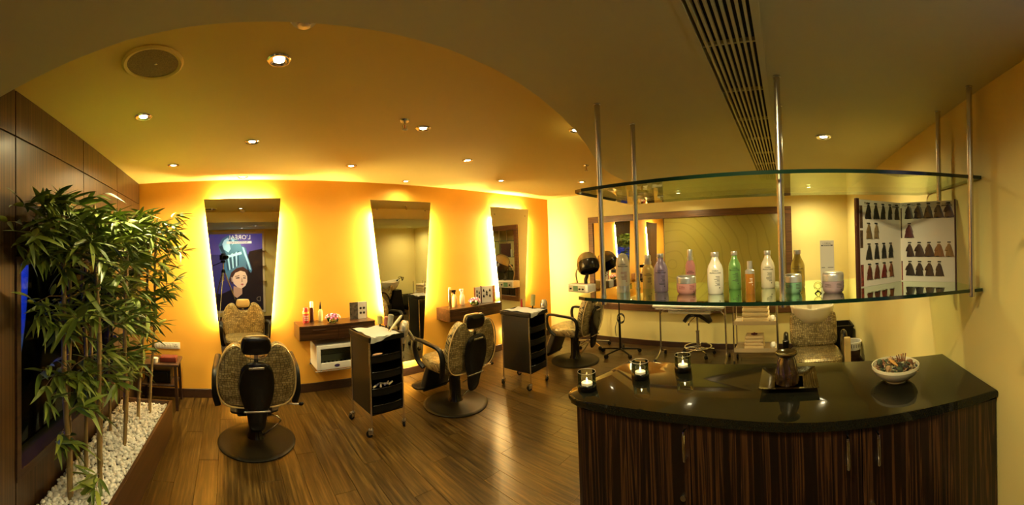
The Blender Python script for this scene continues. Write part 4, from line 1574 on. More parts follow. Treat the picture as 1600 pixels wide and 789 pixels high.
def draped_towel(lb, tr, drop, seed):
    rr = random.Random(seed)
    q = MB()
    nx, ny = 26, 26
    W, D = 0.33, 0.40
    gr = []
    for i in range(nx):
        row = []
        for j in range(ny):
            u, v = i / (nx - 1), j / (ny - 1)
            x = 0.005 + u * 0.30
            y = D - 0.02 - v * 0.46
            y -= 0.03 * math.sin(u * 3)
            z = 0.873 + 0.006 * math.sin(u * 9 + v * 4) + 0.004 * math.sin(v * 17 + u * 3)
            x2 = x
            if u < 0.55:
                pass
            over = -0.026 - y
            if over > 0:
                k = max(0.0, 1 - u * 1.3)
                z = 0.873 - over * drop * k
                y = -0.033 - 0.006 * math.sin(u * 20) - (over * (1 - drop * k) if False else 0)
                x2 = x - over * 0.2
            row.append(q.bm.verts.new((x2, y, z)))
        gr.append(row)
    for i in range(nx - 1):
        for j in range(ny - 1):
            q.bm.faces.new((gr[i][j], gr[i + 1][j], gr[i + 1][j + 1], gr[i][j + 1]))
    bmesh.ops.solidify(q.bm, geom=q.bm.faces[:], thickness=0.004)
    o = obj('towel', q, 'towel_white', None, tr[0], (0, 0, tr[1]))
    return tag(o, lb, 'towel', 'white towels on the trolleys')


draped_towel('white towel spread over the top of the first black trolley', T1, 1.0, 1)
draped_towel('white towel spread over the top of the second black trolley', T2, 1.0, 2)


def dryer(lb, loc, rz, tilt):
    t = thing('hair_dryer', lb, 'hair dryer', loc, rz, 'silver hair dryers on the trolleys')
    MT = Matrix.Rotation(tilt, 4, 'Y')
    q = MB()
    prof = [(0.0, 0.115), (0.026, 0.112), (0.040, 0.09), (0.045, 0.05), (0.043, 0.01), (0.034, -0.04), (0.026, -0.09), (0.024, -0.125), (0.018, -0.125), (0.0, -0.11)]
    q.lathe(prof, 24, cap=False, M4=MT)
    obj('barrel', q, pbr('champagne_metal', (0.62, 0.56, 0.44), 0.25, 0.8), t)
    q = MB()
    q.tube([MT @ Vector(p) for p in ((0.03, 0, 0.03), (0.075, 0, 0.01), (0.125, 0, -0.03), (0.155, 0, -0.06))], [0.018, 0.016, 0.017, 0.014], 12)
    obj('handle', q, pbr('champagne_grip', (0.45, 0.40, 0.30), 0.35, 0.5), t)
    q = MB()
    q.lathe([(0.0245, -0.10), (0.027, -0.10), (0.027, -0.165), (0.020, -0.17), (0.020, -0.10)], 20, cap=False, M4=MT)
    obj('nozzle', q, 'black', t)
    return t


dryer('silver hair dryer hanging head up on the right side of the first trolley', on(T1, 0.393, 0.06, 0.845), R(20), R(14))
dryer('silver hair dryer hanging on the right side of the second trolley', on(T2, 0.393, 0.06, 0.855), R(25), R(4))


def round_brush(lb, loc, tilt, rz, bar, hand, L1=0.09, L2=0.14, r=0.022, grp='brushes standing in the first trolley', head=True):
    t = thing('round_brush', lb, 'brush', loc, rz, grp)
    MT = Matrix.Rotation(tilt, 4, 'Y')
    q = MB()
    if head:
        q.lathe([(0, 0), (r, 0.0), (r, L1), (r * 0.6, L1 + 0.008), (0, L1 + 0.008)], 18, cap=False, M4=MT)
    else:
        q.lathe([(0, 0), (r * 0.6, 0.0), (r, L1 * 0.5), (r * 0.9, L1 * 0.9), (r * 0.4, L1 + 0.01), (0, L1 + 0.012)], 18, cap=False, M4=MT)
    obj('barrel', q, bar, t)
    q = MB()
    q.lathe([(0, -L2), (0.006, -L2), (0.010, -L2 * 0.7), (0.008, -0.01), (0.012, 0.0), (0, 0.0)], 14, cap=False, M4=MT)
    obj('handle', q, hand, t)
    return t


brz = mottled('ceramic_barrel', (0.20, 0.20, 0.06), (0.45, 0.42, 0.16), 300, 0.4, 0.5)
brp = mottled('rose_barrel', (0.25, 0.07, 0.05), (0.45, 0.16, 0.12), 300, 0.4, 0.5)
brb = mottled('bristle_grey', (0.05, 0.05, 0.03), (0.45, 0.42, 0.30), 420, 0.6, 0.8)
round_brush('green round brush in the first trolley, leftmost of its brushes', on(T1, 0.29, 0.335, 0.90), 0, 0, brz, 'black', 0.075, 0.06, 0.026)
round_brush('rose coloured round brush in the first trolley beside the green one', on(T1, 0.305, 0.235, 0.90), R(4), 0, brp, 'black', 0.075, 0.06, 0.022)
round_brush('grey bristled vent brush leaning in the first trolley', on(T1, 0.29, 0.14, 0.905), R(12), R(20), brb, 'black', 0.105, 0.055, 0.027)
t = round_brush('white handled brush leaning right out of the first trolley', on(T1, 0.255, 0.05, 0.90), R(42), R(-12), pbr('ivory_handle', (0.78, 0.66, 0.42), 0.35), pbr('ivory_grip', (0.75, 0.62, 0.4), 0.35), 0.15, 0.04, 0.014, head=False)
q = MB()
q.ball((0, 0, 0), (0.055, 0.018, 0.009), 2)
o = obj('comb_clip', q, pbr('peach_clip', (0.85, 0.50, 0.28), 0.4), None, on(T1, 0.085, 0.012, 0.705), (0, 0, R(8)))
tag(o, 'peach coloured clip lying on the upper drawer of the first trolley', 'clip')
rr = random.Random(4)
for k in range(7):
    q = MB()
    q.cyl((-0.028, 0, 0), (0.028, 0, 0), 0.008, 10)
    q.cyl((-0.029, 0, 0), (-0.0285, 0, 0), 0.0095, 10)
    o = obj('hair_roller', q, pbr('roller_' + str(k), ((0.8, 0.7, 0.5), (0.15, 0.15, 0.3), (0.75, 0.6, 0.45))[k % 3], 0.5), None, on(T1, 0.055 + 0.026 * k, 0.015 + 0.01 * (k % 2), 0.427 + (0.006 if k % 2 else 0)), (0, R(rr.uniform(-8, 8)), R(rr.uniform(20, 140))))
    tag(o, ('cream', 'navy', 'tan')[k % 3] + ' hair roller, ' + ('leftmost', 'second', 'third', 'middle', 'third from the right', 'second from the right', 'rightmost')[k] + ' in the lower open drawer of the first trolley', 'hair roller', 'rollers in the drawer of the first trolley')
spray_can('small red canister standing in the second trolley', on(T2, 0.30, 0.33, 0.832), 0.014, 0.14, pbr('canister_red', (0.35, 0.03, 0.02), 0.3), pbr('canister_cap', (0.28, 0.02, 0.02), 0.3), 0.2, name='canister', cat='canister')
round_brush('bronze round brush standing in the second trolley', on(T2, 0.30, 0.16, 0.90), R(10), R(10), brz, 'black', 0.13, 0.06, 0.028, 'brushes standing in the second trolley')

# ================================================================== COUNTER
def arc_front(y):
    s = (y - 0.06) / 0.95
    return 1.395 - 0.055 * (1 - max(-1, min(1, s)) ** 2) * 0.55 if False else 1.335 + 0.045 * max(0.0, 1 - ((y - 0.35) / 0.8) ** 2) if y < 0.9 else 1.36


t = thing('reception_counter', 'striped dark ebony reception counter with a black granite top', 'counter', (1.65, 0.06, 0))
CO = (1.65, 0.06, 0)
CY0, CY1 = YR + 0.004, 1.005
fy = [CY0 + (0.93 - CY0) * k / 16 for k in range(17)]


def fx(y):
    return 1.333 + 0.045 * math.exp(-((y - 0.42) / 0.42) ** 2)


poly = [(fx(y), y) for y in fy] + [(1.372, 0.985), (1.395, 1.015), (1.44, 1.03), (1.93, 0.955), (1.965, 0.93), (2.02, 0.04), (1.925, CY0)]
q = MB()
q.prism(poly, 'z', 0.862, 0.90, 0, 0.012)
keep(obj('granite_top', q, 'granite', t, ang=30), CO)
inner = [(fx(y) + 0.035, y) for y in fy if y < 0.9] + [(1.405, 0.975), (1.90, 0.915), (1.965, 0.04), (1.88, CY0)]
q = MB()
q.prism(inner, 'z', 0.06, 0.862)
keep(obj('cabinet_body', q, 'ebony', t, smooth=False), CO)
q = MB()
q.prism([(a + (0.05 if a < 1.6 else -0.03), c * 0.97 + 0.0) for a, c in inner], 'z', 0.0, 0.06)
keep(obj('plinth', q, 'black', t, smooth=False), CO)


def front_leaf(y0, y1, handle=None, lock=False):
    n = 8
    yy = [y0 + 0.002 + (y1 - y0 - 0.004) * k / n for k in range(n + 1)]
    pl = [(fx(y) + 0.016, y) for y in yy] + [(fx(y) + 0.0345, y) for y in reversed(yy)]
    q = MB()
    q.prism(pl, 'z', 0.065, 0.853)
    d = keep(obj('door', q, 'ebony', t, smooth=False), CO)
    if handle is not None:
        q = MB()
        hx = fx(handle) + 0.016
        q.tube([(hx - 1.65, handle - 0.06, 0.838), (hx - 0.032 - 1.65, handle - 0.06, 0.834), (hx - 0.034 - 1.65, handle - 0.06, 0.82), (hx - 0.034 - 1.65, handle - 0.06, 0.735), (hx - 0.032 - 1.65, handle - 0.06, 0.72), (hx - 1.65, handle - 0.06, 0.716)], 0.006, 8)
        h_ = link('handle', q.mesh('handle', 'chrome'), t)
    if lock:
        q = MB()
        yl = (y0 + 0.035) if lock == 'lo' else (y1 - 0.035)
        q.cyl((fx(yl) + 0.016 - 1.65, yl - 0.06, 0.545), (fx(yl) + 0.009 - 1.65, yl - 0.06, 0.545), 0.012, 18)
        link('door_lock', q.mesh('door_lock', 'steel'), t)


front_leaf(-0.885, -0.268, -0.328, 'hi')
front_leaf(-0.268, 0.42, -0.208)
front_leaf(0.42, 0.70, 0.436, 'lo')
front_leaf(0.70, 0.93)

# candles
def candle(lb, x, y):
    t = thing('tea_light_holder', lb, 'candle', (x, y, 0.90), 0, 'lit tea lights on the granite counter')
    lathe_part('base_cup', [(0, 0), (0.044, 0), (0.047, 0.004), (0.047, 0.026), (0.044, 0.030), (0.036, 0.030), (0.034, 0.016), (0, 0.016)], 'black_gloss', t)
    lathe_part('glass_cylinder', [(0.0440, 0.0305), (0.0440, 0.088)], 'cup_glass', t, 32)
    q = MB()
    q.tube([(0.0440 * math.cos(2 * PI * k / 28), 0.0440 * math.sin(2 * PI * k / 28), 0.0885) for k in range(28)], 0.0009, 6, closed=True)
    obj('glass_rim', q, 'silver', t)
    lathe_part('tea_light', [(0, 0.0165), (0.0265, 0.0165), (0.0270, 0.036), (0.0250, 0.034), (0, 0.034)], 'wax', t)
    lathe_part('flame', [(0, 0.037), (0.0035, 0.041), (0.0042, 0.046), (0.0022, 0.053), (0.0, 0.060)], 'flame', t, 12)
    return t


candle('lit tea light in a black based glass at the left corner of the granite counter', 1.462, 0.950)
candle('lit tea light, middle one of the three along the back left of the counter', 1.700, 0.770)
candle('lit tea light nearest the square oil burner dish, at the counter back edge', 1.860, 0.585)

# square dish and oil burner
t = thing('square_dish', 'dark bronze square dish with raised ribbed rim under the oil burner', 'dish', (1.735, 0.012, 0.90))
q = MB()
N_ = 21
gr = []
for i in range(N_):
    row = []
    for j in range(N_):
        u, v = i / (N_ - 1) * 2 - 1, j / (N_ - 1) * 2 - 1
        m_ = max(abs(u), abs(v))
        z = 0.006 + 0.022 * max(0, (m_ - 0.55) / 0.45) ** 1.7
        row.append(q.bm.verts.new((u * 0.138, v * 0.138, z)))
    gr.append(row)
for i in range(N_ - 1):
    for j in range(N_ - 1):
        q.bm.faces.new((gr[i][j], gr[i + 1][j], gr[i + 1][j + 1], gr[i][j + 1]))
bmesh.ops.solidify(q.bm, geom=q.bm.faces[:], thickness=0.006)
brown_glaze = mottled('brown_glaze', (0.010, 0.005, 0.002), (0.06, 0.032, 0.008), 22, 0.14, 0.2, coat=0.7)
obj('dish_body', q, brown_glaze, t, ang=60)
for k in range(6):
    q = MB()
    a = 0.075 + k * 0.0095
    zz = 0.0085 + 0.022 * max(0, (a / 0.138 - 0.55) / 0.45) ** 1.7
    q.tube([(-0.11, -a, zz + 0.0), (0.11, -a, zz + 0.0)], 0.0017, 6)
    obj('rim_rib', q, brown_glaze, t)
t = thing('oil_burner', 'dark brown carved ceramic oil burner standing on the square dish', 'oil burner', (1.715, 0.020, 0.907))
lathe_part('burner_body', [(0, 0), (0.050, 0.0), (0.052, 0.01), (0.050, 0.05), (0.043, 0.10), (0.036, 0.125), (0.034, 0.13), (0, 0.13)], mottled('carved_glaze', (0.005, 0.003, 0.002), (0.045, 0.022, 0.012), 45, 0.15, 0.9, coat=0.7), t, 28)
lathe_part('oil_dish', [(0, 0.128), (0.036, 0.130), (0.050, 0.140), (0.056, 0.150), (0.053, 0.152), (0.040, 0.144), (0, 0.140)], brown_glaze, t, 32)
for k in range(9):
    a = 2 * PI * k / 9
    q = MB()
    q.tube([(0.052 * math.cos(a), 0.052 * math.sin(a), 0.006), (0.051 * math.cos(a + 0.15), 0.051 * math.sin(a + 0.15), 0.05), (0.043 * math.cos(a - 0.1), 0.043 * math.sin(a - 0.1), 0.10), (0.036 * math.cos(a), 0.036 * math.sin(a), 0.125)], [0.008, 0.0065, 0.005, 0.003], 8)
    obj('carved_rib', q, brown_glaze, t)

# bowl of potpourri
t = thing('bowl', 'cream ribbed ceramic bowl filled with potpourri at the right of the counter', 'bowl', (1.655, -0.505, 0.90))
BR = 0.118
lathe_part('bowl_body', [(0, 0), (0.050, 0), (0.052, 0.008), (0.075, 0.018), (0.100, 0.038), (0.113, 0.058), (0.116, 0.064), (0.118, 0.068), (0.117, 0.080), (0.113, 0.080), (0.110, 0.062), (0.096, 0.040), (0.070, 0.022), (0, 0.016)], 'ceramic', t, 56, ang=30)
rr = random.Random(21)
mats = [pbr('pot_green', (0.06, 0.08, 0.04), 0.7), pbr('pot_brown', (0.22, 0.09, 0.04), 0.7), pbr('pot_dark', (0.035, 0.03, 0.025), 0.7), pbr('pot_tan', (0.38, 0.24, 0.12), 0.7)]
q = MB()
for k in range(210):
    a, r_ = rr.uniform(0, 2 * PI), 0.104 * math.sqrt(rr.random())
    z = 0.060 + 0.030 * (1 - (r_ / 0.104) ** 2) + rr.uniform(-0.008, 0.008)
    n0 = len(q.bm.faces)
    d = Vector((rr.uniform(-1, 1), rr.uniform(-1, 1), rr.uniform(-0.4, 0.7))).normalized() * rr.uniform(0.010, 0.022)
    s = d.cross(Vector((rr.uniform(-1, 1), rr.uniform(-1, 1), 1))).normalized() * rr.uniform(0.005, 0.010)
    c = Vector((r_ * math.cos(a), r_ * math.sin(a), z))
    up = d.cross(s).normalized() * 0.003
    q.quad([c - d, c + s + up, c + d, c - s + up], rr.randrange(4))
o = obj('potpourri', q, mats, None, (1.655, -0.505, 0.90), smooth=False)
tag(o, 'dried green and brown potpourri heaped in the cream bowl', 'potpourri', kind='stuff')
q = MB()
q.ball((0, 0, 0), (0.036, 0.026, 0.007), 2)
o = obj('dried_leaf', q, pbr('dried_orange', (0.55, 0.28, 0.08), 0.6), None, (1.64, -0.495, 0.99), (R(25), R(-20), R(30)))
tag(o, 'large dried orange petal on top of the potpourri', 'dried petal')
for k in range(5):
    q = MB()
    q.cyl((0, 0, 0), (0.004 * (k - 2), 0, 0.034), 0.004, 8, r2=0.003)
    q.ball((0.004 * (k - 2), 0, 0.034), 0.0042, 1)
    o = obj('dried_twig', q, mats[1], None, (1.665 + 0.004 * (k % 2), -0.522 - 0.008 * k, 0.985), (R(8 * (k - 2)), 0, 0))
    tag(o, 'short reddish dried twig in the potpourri bowl, ' + ('leftmost', 'second from the left', 'middle one', 'second from the right', 'rightmost')[k] + ' of five', 'dried twig', 'reddish twigs in the potpourri')
for k, (dx, dy, dz) in enumerate(((0.04, 0.07, 0.982), (-0.05, 0.05, 0.978), (-0.06, -0.035, 0.974), (0.0, -0.075, 0.978), (-0.075, 0.0, 0.968), (0.02, 0.02, 0.992))):
    q = MB()
    q.ball((0, 0, 0), 0.014, 2)
    for v in q.bm.verts:
        v.co *= 1 + 0.25 * math.sin(v.co.z * 700) * math.cos(math.atan2(v.co.y, v.co.x) * 5)
    o = obj('dried_seed_pod', q, mats[(k * 3) % 4], None, (1.655 + dx, -0.505 + dy, dz))
    tag(o, ('front', 'left', 'far left back', 'rightmost', 'back', 'topmost')[k] + ' dried seed pod among the potpourri in the bowl', 'seed pod', 'seed pods in the potpourri')

# ================================================================== GLASS SHELVES ON STEEL POLES
def shelf_outline():
    pts = [(1.530, 1.012), (1.490, 1.000), (1.468, 0.950), (1.458, 0.80)]
    for k in range(1, 14):
        y = 0.80 - k * (1.56 / 14)
        pts.append((1.458 - 0.012 * (1 - ((y - 0.0) / 0.8) ** 2), y))
    pts += [(1.458, -0.78), (1.452, YR + 0.006), (2.10, YR + 0.006), (2.165, -0.84), (2.168, 0.985), (2.150, 1.002)]
    return pts


def glass_shelf(z, lb):
    t = thing('glass_shelf', lb, 'shelf', (1.8, 0.06, z))
    so = [(a - 1.8, c - 0.06) for a, c in shelf_outline()]
    q = MB()
    va = [q.bm.verts.new((a, c, 0.0)) for a, c in so]
    vb = [q.bm.verts.new((a, c, 0.016)) for a, c in so]
    q.bm.faces.new(list(reversed(va)))
    q.bm.faces.new(vb)
    obj('glass_sheet', q, 'shelf_glass', t, smooth=False)
    q = MB()
    n = len(so)
    for k in range(n):
        a, c = so[k], so[(k + 1) % n]
        q.quad([(a[0], a[1], 0.0), (c[0], c[1], 0.0), (c[0], c[1], 0.016), (a[0], a[1], 0.016)])
    bmesh.ops.remove_doubles(q.bm, verts=q.bm.verts, dist=1e-5)
    obj('polished_edge', q, 'shelf_edge', t, smooth=False)


ZL, ZU = 1.334, 1.869
glass_shelf(ZL, 'long glass shelf carrying the bottles and the open shade book')
glass_shelf(ZU, 'empty upper glass shelf hanging above the bottles')
TOP = ZL + 0.016
for (x_, y_, lb) in ((1.512, 0.868, 'front steel pole at the left end of the glass shelves'), (1.868, 0.842, 'back steel pole at the left end of the glass shelves'),
                     (1.520, 0.027, 'front steel pole in the middle of the glass shelves'), (1.850, 0.025, 'back steel pole in the middle of the glass shelves'),
                     (1.457, -0.826, 'front steel pole at the right end, next to the counter wall'), (1.820, -0.830, 'back steel pole at the right end, behind the shade book')):
    t = thing('steel_pole', lb, 'pole', (x_, y_, ZL - 0.02), 0)
    q = MB()
    q.cyl((0, 0, 0.0), (0, 0, ZS - ZL + 0.02), 0.0135, 24)
    obj('tube', q, 'steel', t)
    for zz in (ZL, ZU):
        for s in (-1, 1):
            q = MB()
            c_ = zz - ZL + 0.02 + (-0.013 if s < 0 else 0.016)
            q.cyl((0, 0, c_), (0, 0, c_ + (0.013 if s < 0 else 0.006)), 0.0155, 24)
            obj('collar', q, 'steel', t)
    q = MB()
    q.lathe([(0.0136, ZS - ZL + 0.014), (0.0165, ZS - ZL + 0.016), (0.0165, ZS - ZL + 0.0199), (0.0136, ZS - ZL + 0.0199)], 24, cap=False)
    obj('ceiling_flange', q, 'steel', t)

# ------------------------------------------------------------------ bottles (front faces the camera at the origin)
def face_rot(x, y):
    return math.atan2(y, x) - PI / 2 + 0.0        # local -y looks to the origin


def brand(parent, r, z, size=0.0105, mat='print', loc=(0, 0, 0)):
    text_obj('printed_label', "L'ORÉAL", size * 0.85, mat, parent, (0, 0, z), (0, 0, 0), bend=r)
    text_obj('printed_label', 'PROFESSIONNEL', size * 0.80, mat, parent, (0, 0, z - size), (0, 0, 0), bend=r, depth=0.0004, sx=0.95)


def small_print(parent, r, z0, rows, mat='print', x0=-0.4, x1=0.55, dot=True, seed=1):
    """tiny unreadable lines of type, printed bars wrapped round the bottle"""
    rr = random.Random(seed)
    q = MB()
    R_ = r + 0.0004
    for k in range(rows):
        z = z0 - k * 0.0062
        a0 = x1 - rr.uniform(0.35, 0.9)
        a0 = max(a0, x0)
        seg = 5
        for j in range(seg):
            p, s = a0 + (x1 - a0) * j / seg, a0 + (x1 - a0) * (j + 1) / seg
            q.quad([(R_ * math.sin(p), -R_ * math.cos(p), z), (R_ * math.sin(s), -R_ * math.cos(s), z), (R_ * math.sin(s), -R_ * math.cos(s), z + 0.0022), (R_ * math.sin(p), -R_ * math.cos(p), z + 0.0022)])
    if dot:
        z = z0 - rows * 0.0062 - 0.006
        a, b_ = x1 - 0.13, x1
        q.quad([(R_ * math.sin(a), -R_ * math.cos(a), z), (R_ * math.sin(b_), -R_ * math.cos(b_), z), (R_ * math.sin(b_), -R_ * math.cos(b_), z + 0.0055), (R_ * math.sin(a), -R_ * math.cos(a), z + 0.0055)])
    o = obj('fine_print', q, mat, parent, smooth=False)
    o['kind'] = 'stuff'


def bottle(lb, x, y, h, r, mat, kind, pm='print', name='shampoo_bottle', cat='bottle', seed=1):
    t = thing(name, lb, cat, (x, y, TOP), face_rot(x, y), 'hair products on the glass shelf')
    if kind == 'tapered':
        hb = h - 0.022
        body = [(0, 0), (r * 0.90, 0), (r, 0.005), (r * 1.02, h * 0.30), (r, h * 0.58), (r * 0.86, h * 0.68), (r * 0.62, h * 0.76), (r * 0.46, h * 0.83), (r * 0.40, hb), (0, hb)]
        lathe_part('bottle_body', body, mat, t, 36)
        lathe_part('cap', [(0, hb), (r * 0.47, hb), (r * 0.50, hb + 0.004), (r * 0.50, h - 0.003), (r * 0.46, h), (0, h)], 'silver', t, 28)
        brand(t, r * 1.01, h * 0.56)
        small_print(t, r * 1.02, h * 0.42, 8, pm, seed=seed)
    elif kind == 'domed':
        lathe_part('bottle_body', [(0, 0.036), (r * 0.98, 0.036), (r, 0.06), (r * 1.02, h * 0.55), (r * 0.98, h * 0.74), (r * 0.84, h * 0.88), (r * 0.55, h * 0.97), (r * 0.2, h), (0, h)], mat, t, 36)
        lathe_part('cap', [(0, 0), (r * 0.92, 0), (r * 0.97, 0.004), (r * 0.97, 0.0355), (0, 0.0355)], 'silver', t, 36)
        brand(t, r * 1.02, h * 0.72)
        small_print(t, r * 1.02, h * 0.52, 7, pm, seed=seed)
    elif kind == 'jar':
        lathe_part('jar_body', [(0, 0), (r * 0.80, 0), (r * 0.93, 0.008), (r, 0.025), (r, h * 0.58), (0, h * 0.58)], mat, t, 40)
        lathe_part('lid', [(0, h * 0.59), (r * 0.98, h * 0.59), (r * 0.99, h * 0.86), (r * 0.93, h * 0.96), (r * 0.80, h), (0, h)], 'silver', t, 40)
        text_obj('printed_label', "L'ORÉAL", 0.0085, pm, t, (0, 0, h * 0.42), (0, 0, R(-28)), bend=r)
        text_obj('printed_label', 'PROFESSIONNEL', 0.0045, pm, t, (0, 0, h * 0.33), (0, 0, R(-28)), bend=r)
        q = MB()
        small_print(t, r, h * 0.48, 4, pm, 0.30, 0.85, seed=seed)
    elif kind == 'pump':
        hb = h * 0.72
        lathe_part('bottle_body', [(0, 0), (r * 0.95, 0), (r, 0.004), (r, hb * 0.80), (r * 0.80, hb * 0.92), (r * 0.55, hb), (0, hb)], mat, t, 32)
        lathe_part('pump_collar', [(0, hb), (r * 0.60, hb), (r * 0.62, h * 0.80), (0, h * 0.80)], 'silver', t)
        lathe_part('overcap', [(0, h * 0.80), (r * 0.52, h * 0.80), (r * 0.52, h * 0.97), (r * 0.45, h), (0, h)], 'silver', t)
        brand(t, r, hb * 0.62, 0.008)
        small_print(t, r, hb * 0.45, 5, pm, seed=seed)
    elif kind == 'spray':
        hb = h * 0.62
        lathe_part('bottle_body', [(0, 0), (r * 0.95, 0), (r, 0.003), (r, hb - 0.004), (r * 0.9, hb), (0, hb)], mat, t, 30)
        lathe_part('pump_collar', [(0, hb), (r * 0.98, hb), (r * 0.98, hb + 0.014), (r * 0.55, hb + 0.022), (0, hb + 0.022)], 'silver', t)
        lathe_part('overcap', [(0, hb + 0.022), (r * 0.55, hb + 0.022), (r * 0.55, h), (0, h)], 'silver', t)
        small_print(t, r, hb * 0.75, 4, 'white_print', seed=seed)
    return t


M['white_print'] = pbr('white_print', (0.75, 0.65, 0.5), 0.4)
satin = lambda n, c, rr_=0.22: pbr(n, c, rr_, 0.12, coat=0.4)
bottle('tall round shouldered champagne bottle standing on its cap at the left end', 1.700, 0.852, 0.207, 0.037, satin('champagne_plastic', (0.62, 0.52, 0.36)), 'domed', 'print_red', 'conditioner_bottle', seed=2)
bottle('yellow gold bottle with a tall silver pump, behind the lilac bottle', 1.872, 0.778, 0.190, 0.033, satin('gold_plastic', (0.72, 0.50, 0.14)), 'pump', name='serum_bottle', seed=3)
bottle('lilac tapered shampoo bottle at the left of the glass shelf', 1.752, 0.656, 0.200, 0.037, satin('lilac_plastic', (0.34, 0.25, 0.38)), 'tapered', seed=4)
bottle('squat pink jar with a silver lid', 1.692, 0.500, 0.090, 0.049, satin('pink_plastic', (0.72, 0.34, 0.32)), 'jar', 'print_red', 'cream_jar', 'jar', seed=5)
bottle('slim clear pink serum bottle with a silver pump behind the pink jar', 1.886, 0.532, 0.215, 0.028, pbr('pink_serum', (0.55, 0.22, 0.22), 0.08, coat=0.6), 'pump', 'print_red', 'serum_bottle', seed=6)
bottle('white tapered bottle with fine print, left of the green bottle', 1.695, 0.353, 0.202, 0.039, satin('pearl_plastic', (0.78, 0.74, 0.64)), 'tapered', seed=7)
bottle('green tapered shampoo bottle', 1.853, 0.282, 0.200, 0.034, satin('green_plastic', (0.15, 0.33, 0.09)), 'tapered', seed=8)
bottle('small amber oil spray bottle between the green and white bottles', 1.685, 0.183, 0.155, 0.023, pbr('amber_oil', (0.45, 0.17, 0.02), 0.06, coat=0.8, trans=0.3), 'spray', name='oil_spray_bottle', seed=9)
bottle('cream white tapered bottle just left of the middle poles', 1.882, 0.108, 0.197, 0.037, satin('cream_plastic', (0.70, 0.62, 0.46)), 'tapered', seed=10)
bottle('green jar with a silver lid just right of the middle poles', 1.675, -0.022, 0.090, 0.041, satin('mint_plastic', (0.18, 0.36, 0.21)), 'jar', name='cream_jar', cat='jar', seed=11)
bottle('clear golden shampoo bottle behind the green jar', 1.878, -0.050, 0.196, 0.037, pbr('golden_shampoo', (0.72, 0.50, 0.08), 0.05, coat=0.8, trans=0.35), 'tapered', seed=12)
bottle('large mauve jar with a silver lid in front of the tall carton', 1.650, -0.208, 0.096, 0.051, satin('mauve_plastic', (0.34, 0.24, 0.27)), 'jar', name='cream_jar', cat='jar', seed=13)
t = thing('product_carton', 'tall pale grey carton standing behind the mauve jar', 'box', (1.860, -0.206, TOP), face_rot(1.86, -0.206), 'hair products on the glass shelf')
q = MB()
q.box((-0.036, -0.018, 0), (0.036, 0.018, 0.243), 0, 0.0012)
obj('carton_box', q, pbr('pearl_card', (0.56, 0.52, 0.44), 0.3, 0.15), t, smooth=False)
text_obj('printed_label', "L'ORÉAL", 0.0115, 'print', t, (0, -0.0184, 0.227), (R(90), 0, 0))
q = MB()
q.box((-0.030, -0.0188, 0.2135), (0.030, -0.018, 0.2195))
obj('printed_bar', q, 'print', t, smooth=False)
text_obj('printed_label', 'PROFESSIONNEL', 0.0055, 'paper', t, (0, -0.0192, 0.2165), (R(90), 0, 0))
for a, c in ((-0.030, -0.012), (0.002, 0.032)):
    q = MB()
    q.box((a, -0.0186, 0.100), (c, -0.018, 0.103))
    obj('printed_line', q, 'print', t, smooth=False)
t = thing('glass_drop_stand', 'little clear glass ring ornament beside the mauve jar', 'ornament', (1.632, -0.135, TOP), face_rot(1.63, -0.13))
q = MB()
q.tube([(0.016 * math.cos(2 * PI * k / 18), 0, 0.034 + 0.016 * math.sin(2 * PI * k / 18)) for k in range(18)], 0.0045, 8, closed=True)
obj('ring', q, 'cup_glass', t)
lathe_part('foot', [(0, 0), (0.017, 0), (0.015, 0.004), (0.006, 0.012), (0.004, 0.017), (0, 0.017)], 'cup_glass', t)

# ------------------------------------------------------------------ open hair colour book on the shelf
bx = thing('hair_colour_book', 'large open shade book with rows of hair swatches on the glass shelf', 'book', (1.930, -0.635, TOP))
HB = 0.445


def place_page(p0, p1):
    d = Vector((p1[0] - p0[0], p1[1] - p0[1], 0))
    return d.length, math.atan2(d.y, d.x)


SP = (1.930, -0.635)
LP_ = (1.755, -0.362)
RP_ = (1.722, -0.872)
w1, a1 = place_page(LP_, SP)
w2, a2 = place_page(SP, RP_)
pages = []
for nm, p0, wd, an, side in (('left', LP_, w1, a1, 'left'), ('right', SP, w2, a2, 'right')):
    e = bpy.data.objects.new('page', None)
    q = MB()
    q.box((0, 0, 0), (wd, 0.004, HB), 0, 0.0008)
    pg = obj('page', q, 'paper', bx, (p0[0] - SP[0], p0[1] - SP[1], 0), (0, 0, an), smooth=False)
    bpy.data.objects.remove(e)
    pages.append((pg, wd, side))
    q = MB()
    if side == 'left':
        q.box((-0.020, -0.001, 0), (-0.0005, 0.016, HB + 0.006), 0, 0.0015)
    else:
        q.box((wd + 0.0005, -0.001, 0), (wd + 0.009, 0.014, HB + 0.006), 0, 0.0015)
    c_ = obj('cover_edge', q, pbr('wine_cover', (0.05, 0.012, 0.010), 0.4), bx, (p0[0] - SP[0], p0[1] - SP[1], 0), (0, 0, an), smooth=False)
    q = MB()
    q.box((0, 0.0045, 0), (wd, 0.012, HB), 0, 0.001)
    obj('cover_board', q, pbr('wine_board', (0.06, 0.016, 0.014), 0.45), bx, (p0[0] - SP[0], p0[1] - SP[1], 0), (0, 0, an), smooth=False)
DK = (0.012, 0.012, 0.014)
